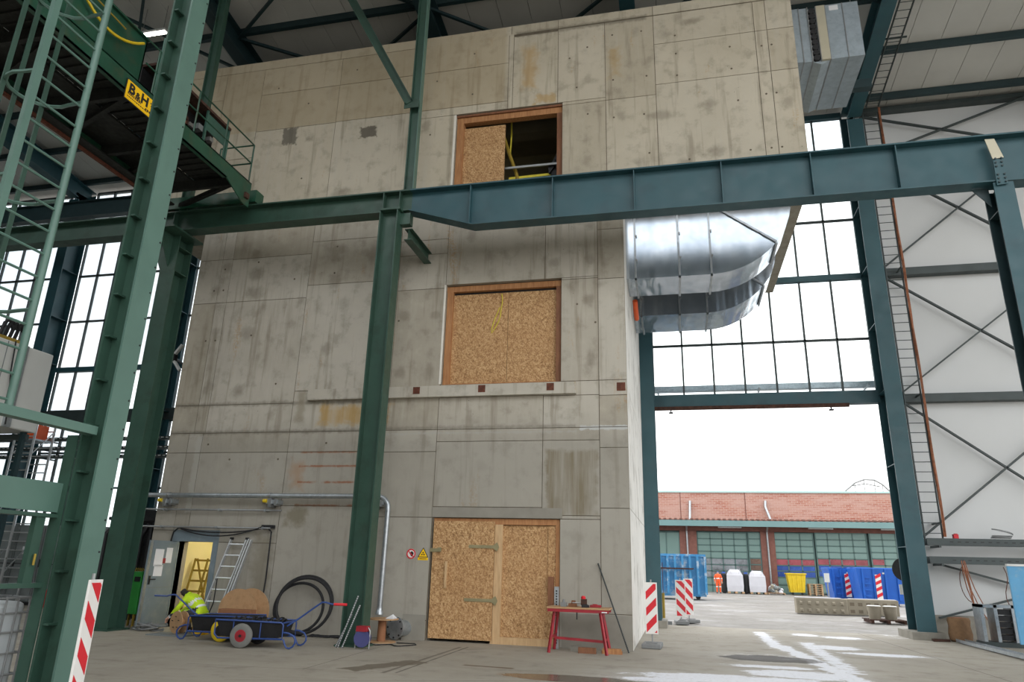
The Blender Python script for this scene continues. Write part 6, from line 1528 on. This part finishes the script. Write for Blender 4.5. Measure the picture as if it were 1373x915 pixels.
sn_ = tag(MB().box((5.0, 35.35, .662), (6.9, 35.9, .685)).box((7.3, 35.7, .662), (9.2, 36.1, .68)).build('snow_cap', 'bag_white', bevel=.01), 'thin snow lying on top of the dimpled concrete blocks', 'snow', kind='stuff')
# buckets on a pallet
pb = thing('pallet', 'dark wooden pallet carrying two pale buckets in the yard', 'pallet', (7.45, 30.6, 0), 'pallets in the yard')
for k in range(5): MB().box((6.75, 30.0+k*.27, .1), (8.05, 30.16+k*.27, .13)).build('deck_board', 'rust_dark', pb)
for x in (6.8, 7.35, 7.9): MB().box((x, 30.0, 0), (x+.1, 31.2, .1)).build('bearer', 'rust_dark', pb)
for k, x in enumerate((7.05, 7.6)):
    t = thing('bucket', ['pale plastic bucket on the dark pallet nearer the concrete block', 'pale plastic bucket on the dark pallet nearer the portal frame'][k], 'bucket', (x, 30.5, .13), 'buckets on the pallet')
    MB().lathe((x, 30.5, .13), (0, 0, 1), [(.2, 0), (.24, .42), (.25, .42), (.25, .46)], 20).build('body', 'concrete_block', t, smooth=True); MB().lathe((x, 30.5, .59), (0, 0, 1), [(.25, 0), (.2, .02)], 20).build('lid', 'plastic_white', t)
tag(MB().lathe((8.32, 30.3, 0), (0, 0, 1), [(.1, 0), (.22, .08), (.2, .3), (.08, .4)], 10).lathe((8.55, 30.5, 0), (0, 0, 1), [(.1, 0), (.2, .08), (.14, .3)], 9).build('plastic_bag', 'bag_white'), 'clear plastic rubbish bag beside the pallet with buckets', 'bag')
# white big bags with dark sheeting
Yb_ = 64.0
for k, (a, b, tp_) in enumerate(((975, 997, 764), (1005, 1027, 766))):
    x0_, x1_ = PY(a, 780, Yb_).x, PY(b, 780, Yb_).x; zt2 = PY((a+b)/2, tp_, Yb_).z
    t = thing('bulk_bag', ['white bulk bag on a pallet next to the orange dressed worker', 'white bulk bag on a pallet next to the heap of stones'][k], 'bulk bag', ((x0_+x1_)/2, Yb_+.6, 0), 'white bulk bags')
    cxm = (x0_+x1_)/2; hw = (x1_-x0_)/2
    m_ = MB()
    for (z, w_) in ((.15, hw*.96), (.6, hw*1.02), (zt2*.75, hw*.98), (zt2*.9, hw*.75), (zt2, hw*.5)): m_.v += [Vector((cxm-w_, Yb_+.7-w_*.9, z)), Vector((cxm+w_, Yb_+.7-w_*.9, z)), Vector((cxm+w_, Yb_+.7+w_*.9, z)), Vector((cxm-w_, Yb_+.7+w_*.9, z))]
    for i in range(4):
        for j in range(4): m_.f.append((i*4+j, i*4+(j+1) % 4, (i+1)*4+(j+1) % 4, (i+1)*4+j))
    m_.f += [(3, 2, 1, 0), (16, 17, 18, 19)]
    m_.build('bag', 'bag_white', t)
    for s_ in (-.6, .6): MB().tube([(cxm+s_*hw-.1, Yb_-.02, zt2*.8), (cxm+s_*hw, Yb_-.02, zt2*1.02), (cxm+s_*hw+.1, Yb_-.02, zt2*.8)], .03, 5).build('loop', 'bag_white', t)
    for q in range(3): MB().box((cxm-hw*.95+q*hw*.85, Yb_+.05, 0), (cxm-hw*.95+q*hw*.85+.2, Yb_+1.3, .15)).build('pallet_foot', 'pallet_wood', t)
for k, (a, b) in enumerate(((968, 974), (998.2, 1003.8))):
    x0_, x1_ = PY(a, 780, Yb_+.5).x, PY(b, 780, Yb_+.5).x
    t = thing('wrapped_load', ['black wrapped load between the worker and the white bulk bag', 'black wrapped load standing between the two white bulk bags'][k], 'load', ((x0_+x1_)/2, Yb_+1, 0), 'black wrapped loads')
    MB().box((x0_, Yb_+.5, 0), (x1_, Yb_+1.6, 1.55)).build('wrapping', 'black', t, bevel=.08); MB().box((x0_+.05, Yb_+.6, 1.55), (x1_-.05, Yb_+1.4, 1.68)).build('top_sheet', 'helmet_blue', t)
# stone heap
random.seed(21)
sh_ = thing('stone_pallet', 'pallet of grey stones beside the white bulk bag', 'stones', (PY(1040, 790, 65).x, 65, 0))
x0_, x1_ = PY(1029, 790, 65).x, PY(1052, 790, 65).x
for k in range(4): MB().box((x0_, 64.6+k*.3, .1), (x1_, 64.8+k*.3, .14)).build('pallet_board', 'pallet_wood', sh_)
for x in (x0_, x1_-.1): MB().box((x, 64.6, 0), (x+.1, 65.7, .1)).build('pallet_board', 'pallet_wood', sh_)
for k in range(22):
    r_ = random.uniform(.13, .24); px_ = random.uniform(x0_+.15, x1_-.15); h_ = .15+random.random()*.55*(1-abs((px_-x0_)/(x1_-x0_)-.35))
    MB().lathe((px_, 64.7+random.random()*.8, h_), (random.uniform(-1, 1), random.uniform(-1, 1), 1), [(r_*.4, -r_*.7), (r_, -r_*.1), (r_*.8, r_*.4), (r_*.3, r_*.7)], 6).build('stone', random.choice(['concrete_block', 'cab_grey', 'bag_white']), sh_)
# yellow bin
yb_ = thing('yellow_bin', 'yellow wheeled waste bin before the green glazed door', 'bin', (PY(1070, 790, 65.5).x, 66, 0))
x0_, x1_ = PY(1057, 790, 65.5).x, PY(1082, 790, 65.5).x; zt2 = PY(1070, 769, 65.5).z
m_ = MB(); m_.add([(x0_+.2, 65.6, .2), (x1_-.15, 65.6, .2), (x1_-.15, 66.6, .2), (x0_+.2, 66.6, .2), (x0_, 65.5, zt2-.1), (x1_, 65.5, zt2-.1), (x1_, 66.7, zt2-.1), (x0_, 66.7, zt2-.1)], [(3, 2, 1, 0), (0, 1, 5, 4), (1, 2, 6, 5), (2, 3, 7, 6), (3, 0, 4, 7), (4, 5, 6, 7)])
m_.build('body', 'yellow', yb_); MB().box((x0_-.06, 65.42, zt2-.1), (x1_+.06, 66.75, zt2)).build('lid', 'yellow', yb_)
for f_ in (.3, .55, .8): x = x0_+(x1_-x0_)*f_; MB().box((x-.04, 65.48, .3), (x+.04, 65.6, zt2-.1)).build('rib', 'yellow', yb_)
for x in (x0_+.35, x1_-.35): MB().cyl((x, 65.7, .1), (x, 65.8, .1), .1, 10).build('castor', 'black', yb_)
# stacked pallets
for k in range(6):
    x0_ = PY(1085, 790, 66).x; z = k*.15
    t = thing('pallet', ['light wooden pallet lying on the ground, lowest of the stack beside the yellow bin', 'light wooden pallet second from the ground in the stack beside the yellow bin', 'light wooden pallet third from the ground in the stack beside the yellow bin', 'light wooden pallet third from the top of the stack beside the yellow bin', 'light wooden pallet second from the top of the stack beside the yellow bin', 'light wooden pallet topmost of the stack beside the yellow bin'][k], 'pallet', (x0_+.5, 66.5, z), 'pallets stacked beside the yellow bin')
    for q in range(4): MB().box((x0_, 66+q*.27, z+.1), (x0_+1.1, 66.16+q*.27, z+.148)).build('deck_board', 'pallet_wood', t)
    for x in (x0_, x0_+.48, x0_+.98): MB().box((x, 66, z), (x+.12, 67, z+.1)).build('bearer', 'pallet_wood', t)
# sign post in the yard
sp2 = thing('sign_post', 'small white sign on a post before the blue skips', 'sign', (PY(1111, 795, 46).x, 46, 0))
x = PY(1111, 795, 46).x; MB().cyl((x, 46, 0), (x, 46, PY(1110, 775, 46).z), .04, 8).build('post', 'steel_rod', sp2); z = PY(1110, 774, 46).z; MB().box((x-.16, 45.94, z-.3), (x+.12, 45.97, z+.2)).build('plate', 'plastic_white', sp2)

# ================================================================== PEOPLE
def person_mesh(name, J, E_, mats, pick, loc):
    """J: joint -> (x, y, z, radius); E_: bones; one continuous skinned surface"""
    ks = list(J); me = bpy.data.meshes.new(name+'_cage')
    me.from_pydata([Vector(J[k][:3])-Vector(loc) for k in ks], [(ks.index(a), ks.index(b)) for a, b in E_], [])
    o = bpy.data.objects.new(name+'_cage', me); COL.objects.link(o)
    sk_ = o.modifiers.new('skin', 'SKIN'); sk_.use_smooth_shade = True
    for i, k in enumerate(ks):
        r_ = J[k][3]; me.skin_vertices[0].data[i].radius = (r_, r_); me.skin_vertices[0].data[i].use_root = (k == 'pelvis')
    sb = o.modifiers.new('sub', 'SUBSURF'); sb.levels = 2; sb.render_levels = 2
    bpy.context.view_layer.update()
    m2 = bpy.data.meshes.new_from_object(o.evaluated_get(bpy.context.evaluated_depsgraph_get()))
    bpy.data.objects.remove(o); bpy.data.meshes.remove(me)
    m2.materials.clear()
    for q in mats: m2.materials.append(MAT[q])
    for p in m2.polygons: p.material_index = pick(p.center+Vector(loc)); p.use_smooth = True
    b = bpy.data.objects.new(name, m2); COL.objects.link(b); b.location = loc; WLOC[b.name] = Vector(loc); return b
def hand(J, E_, key, wrist, d, up, sc=1.0):
    d = Vector(d).normalized(); up = Vector(up).normalized(); s_ = d.cross(up).normalized(); w = Vector(wrist)
    J[key+'_palm'] = tuple(w+d*.07*sc)+(.034*sc,); E_.append((key, key+'_palm'))
    for i, (o, L) in enumerate(((-.03, .07), (-.01, .085), (.012, .08), (.032, .065))):
        a = w+d*.10*sc+s_*o*sc; b_ = a+d*L*sc*.6-up*.015*sc; c_ = b_+d*L*sc*.35-up*.03*sc
        J[f'{key}_f{i}'] = tuple(a)+(.011*sc,); J[f'{key}_g{i}'] = tuple(b_)+(.010*sc,); J[f'{key}_h{i}'] = tuple(c_)+(.008*sc,)
        E_ += [(key+'_palm', f'{key}_f{i}'), (f'{key}_f{i}', f'{key}_g{i}'), (f'{key}_g{i}', f'{key}_h{i}')]
    a = w+d*.05*sc-s_*.045*sc; b_ = a+d*.05*sc-s_*.02*sc
    J[key+'_t0'] = tuple(a)+(.013*sc,); J[key+'_t1'] = tuple(b_)+(.010*sc,); E_ += [(key+'_palm', key+'_t0'), (key+'_t0', key+'_t1')]
# worker crouching at the lit entrance, bent forward towards the steel door
cx_, cy_ = -11.02, 15.5
J = {'pelvis': (-10.86, cy_, .43, .16), 'waist': (-10.98, cy_, .56, .15), 'chest': (-11.16, cy_, .70, .165), 'upper': (-11.27, cy_, .77, .13), 'neck': (-11.37, cy_, .82, .065), 'skull': (-11.43, cy_-.01, .86, .085), 'crown': (-11.48, cy_-.02, .90, .085),
     'shl': (-11.22, cy_-.19, .72, .075), 'ell': (-11.36, cy_-.26, .50, .055), 'handl': (-11.53, cy_-.22, .34, .038), 'shr': (-11.22, cy_+.19, .72, .075), 'elr': (-11.40, cy_+.24, .52, .055), 'handr': (-11.58, cy_+.16, .40, .038),
     'hipl': (-10.86, cy_-.12, .40, .10), 'knl': (-11.22, cy_-.17, .44, .075), 'anl': (-11.02, cy_-.15, .10, .05), 'tol': (-11.22, cy_-.16, .045, .042), 'hipr': (-10.86, cy_+.12, .40, .10), 'knr': (-11.22, cy_+.17, .42, .075), 'anr': (-11.02, cy_+.15, .10, .05), 'tor': (-11.22, cy_+.16, .045, .042)}
E_ = [('pelvis', 'waist'), ('waist', 'chest'), ('chest', 'upper'), ('upper', 'neck'), ('neck', 'skull'), ('skull', 'crown'), ('chest', 'shl'), ('shl', 'ell'), ('ell', 'handl'), ('chest', 'shr'), ('shr', 'elr'), ('elr', 'handr'),
      ('pelvis', 'hipl'), ('hipl', 'knl'), ('knl', 'anl'), ('anl', 'tol'), ('pelvis', 'hipr'), ('hipr', 'knr'), ('knr', 'anr'), ('anr', 'tor')]
hand(J, E_, 'handl', J['handl'][:3], (-.7, 0, -.7), (-.7, 0, .7)); hand(J, E_, 'handr', J['handr'][:3], (-.7, -.1, -.6), (-.6, 0, .7))
ax_ = (Vector(J['upper'][:3])-Vector(J['pelvis'][:3])).normalized(); pv = Vector(J['pelvis'][:3])
def pick(c):
    t_ = (c-pv).dot(ax_)
    hd = (c-Vector(J['skull'][:3])).length
    if t_ > .60 and abs(c.y-cy_) < .13 and hd < .2:
        return 4 if c.z > .85 or c.x > -11.44 else 3
    for h_ in ('handl', 'handr'):
        dd = (c-Vector(J[h_][:3]))
        if dd.length < .045: return 1
        if c.x < J[h_][0]-.01 and dd.length < .25: return 3
    if c.z < .12: return 4
    leg = c.x > -11.3 and ((c.z < .36) or (c.z < .54 and abs(c.y-cy_) > .08 and t_ < .22 and c.x < -10.9))
    if leg or (c.z < .40): return 2
    if .10 < t_ < .15 or .26 < t_ < .315: return 1
    return 0
pw = person_mesh('person', J, E_, ['hivis', 'reflective', 'trousers', 'skin', 'hair'], pick, (cx_, cy_, 0))
tag(pw, 'person in a bright yellow jacket crouching before the lit entrance', 'person')
# worker in orange across the yard
ox, oy = PY(964, 795, 62).x, 62.0
J = {'pelvis': (ox, oy, .95, .16), 'waist': (ox, oy, 1.1, .15), 'chest': (ox, oy, 1.32, .17), 'neck': (ox, oy, 1.5, .06), 'skull': (ox, oy-.01, 1.6, .09), 'crown': (ox, oy, 1.69, .09),
     'shl': (ox-.2, oy, 1.4, .08), 'ell': (ox-.28, oy-.02, 1.12, .06), 'handl': (ox-.26, oy-.15, .92, .04), 'shr': (ox+.2, oy, 1.4, .08), 'elr': (ox+.28, oy, 1.12, .06), 'handr': (ox+.27, oy-.15, .92, .04),
     'hipl': (ox-.1, oy, .9, .11), 'knl': (ox-.12, oy-.03, .5, .085), 'anl': (ox-.13, oy+.02, .1, .06), 'tol': (ox-.14, oy-.14, .05, .05), 'hipr': (ox+.1, oy, .9, .11), 'knr': (ox+.12, oy-.03, .5, .085), 'anr': (ox+.13, oy+.02, .1, .06), 'tor': (ox+.14, oy-.14, .05, .05)}
E_ = [('pelvis', 'waist'), ('waist', 'chest'), ('chest', 'neck'), ('neck', 'skull'), ('skull', 'crown'), ('chest', 'shl'), ('shl', 'ell'), ('ell', 'handl'), ('chest', 'shr'), ('shr', 'elr'), ('elr', 'handr'),
      ('pelvis', 'hipl'), ('hipl', 'knl'), ('knl', 'anl'), ('anl', 'tol'), ('pelvis', 'hipr'), ('hipr', 'knr'), ('knr', 'anr'), ('anr', 'tor')]
hand(J, E_, 'handl', J['handl'][:3], (0, -.2, -1), (0, -1, .2)); hand(J, E_, 'handr', J['handr'][:3], (0, -.2, -1), (0, -1, .2))
def pick2(c):
    if c.z > 1.62: return 4
    if c.z > 1.5: return 3
    if c.z < .12: return 2
    if c.z < .93 and abs(c.x-ox) > .2: return 3
    if 1.12 < c.z < 1.18 or .5 < c.z < .56: return 1
    return 0
pw2 = person_mesh('person', J, E_, ['hivis_orange', 'reflective', 'black', 'skin', 'helmet_blue'], pick2, (ox, oy, 0))
tag(pw2, 'person in orange work clothes and blue helmet standing in the yard', 'person')
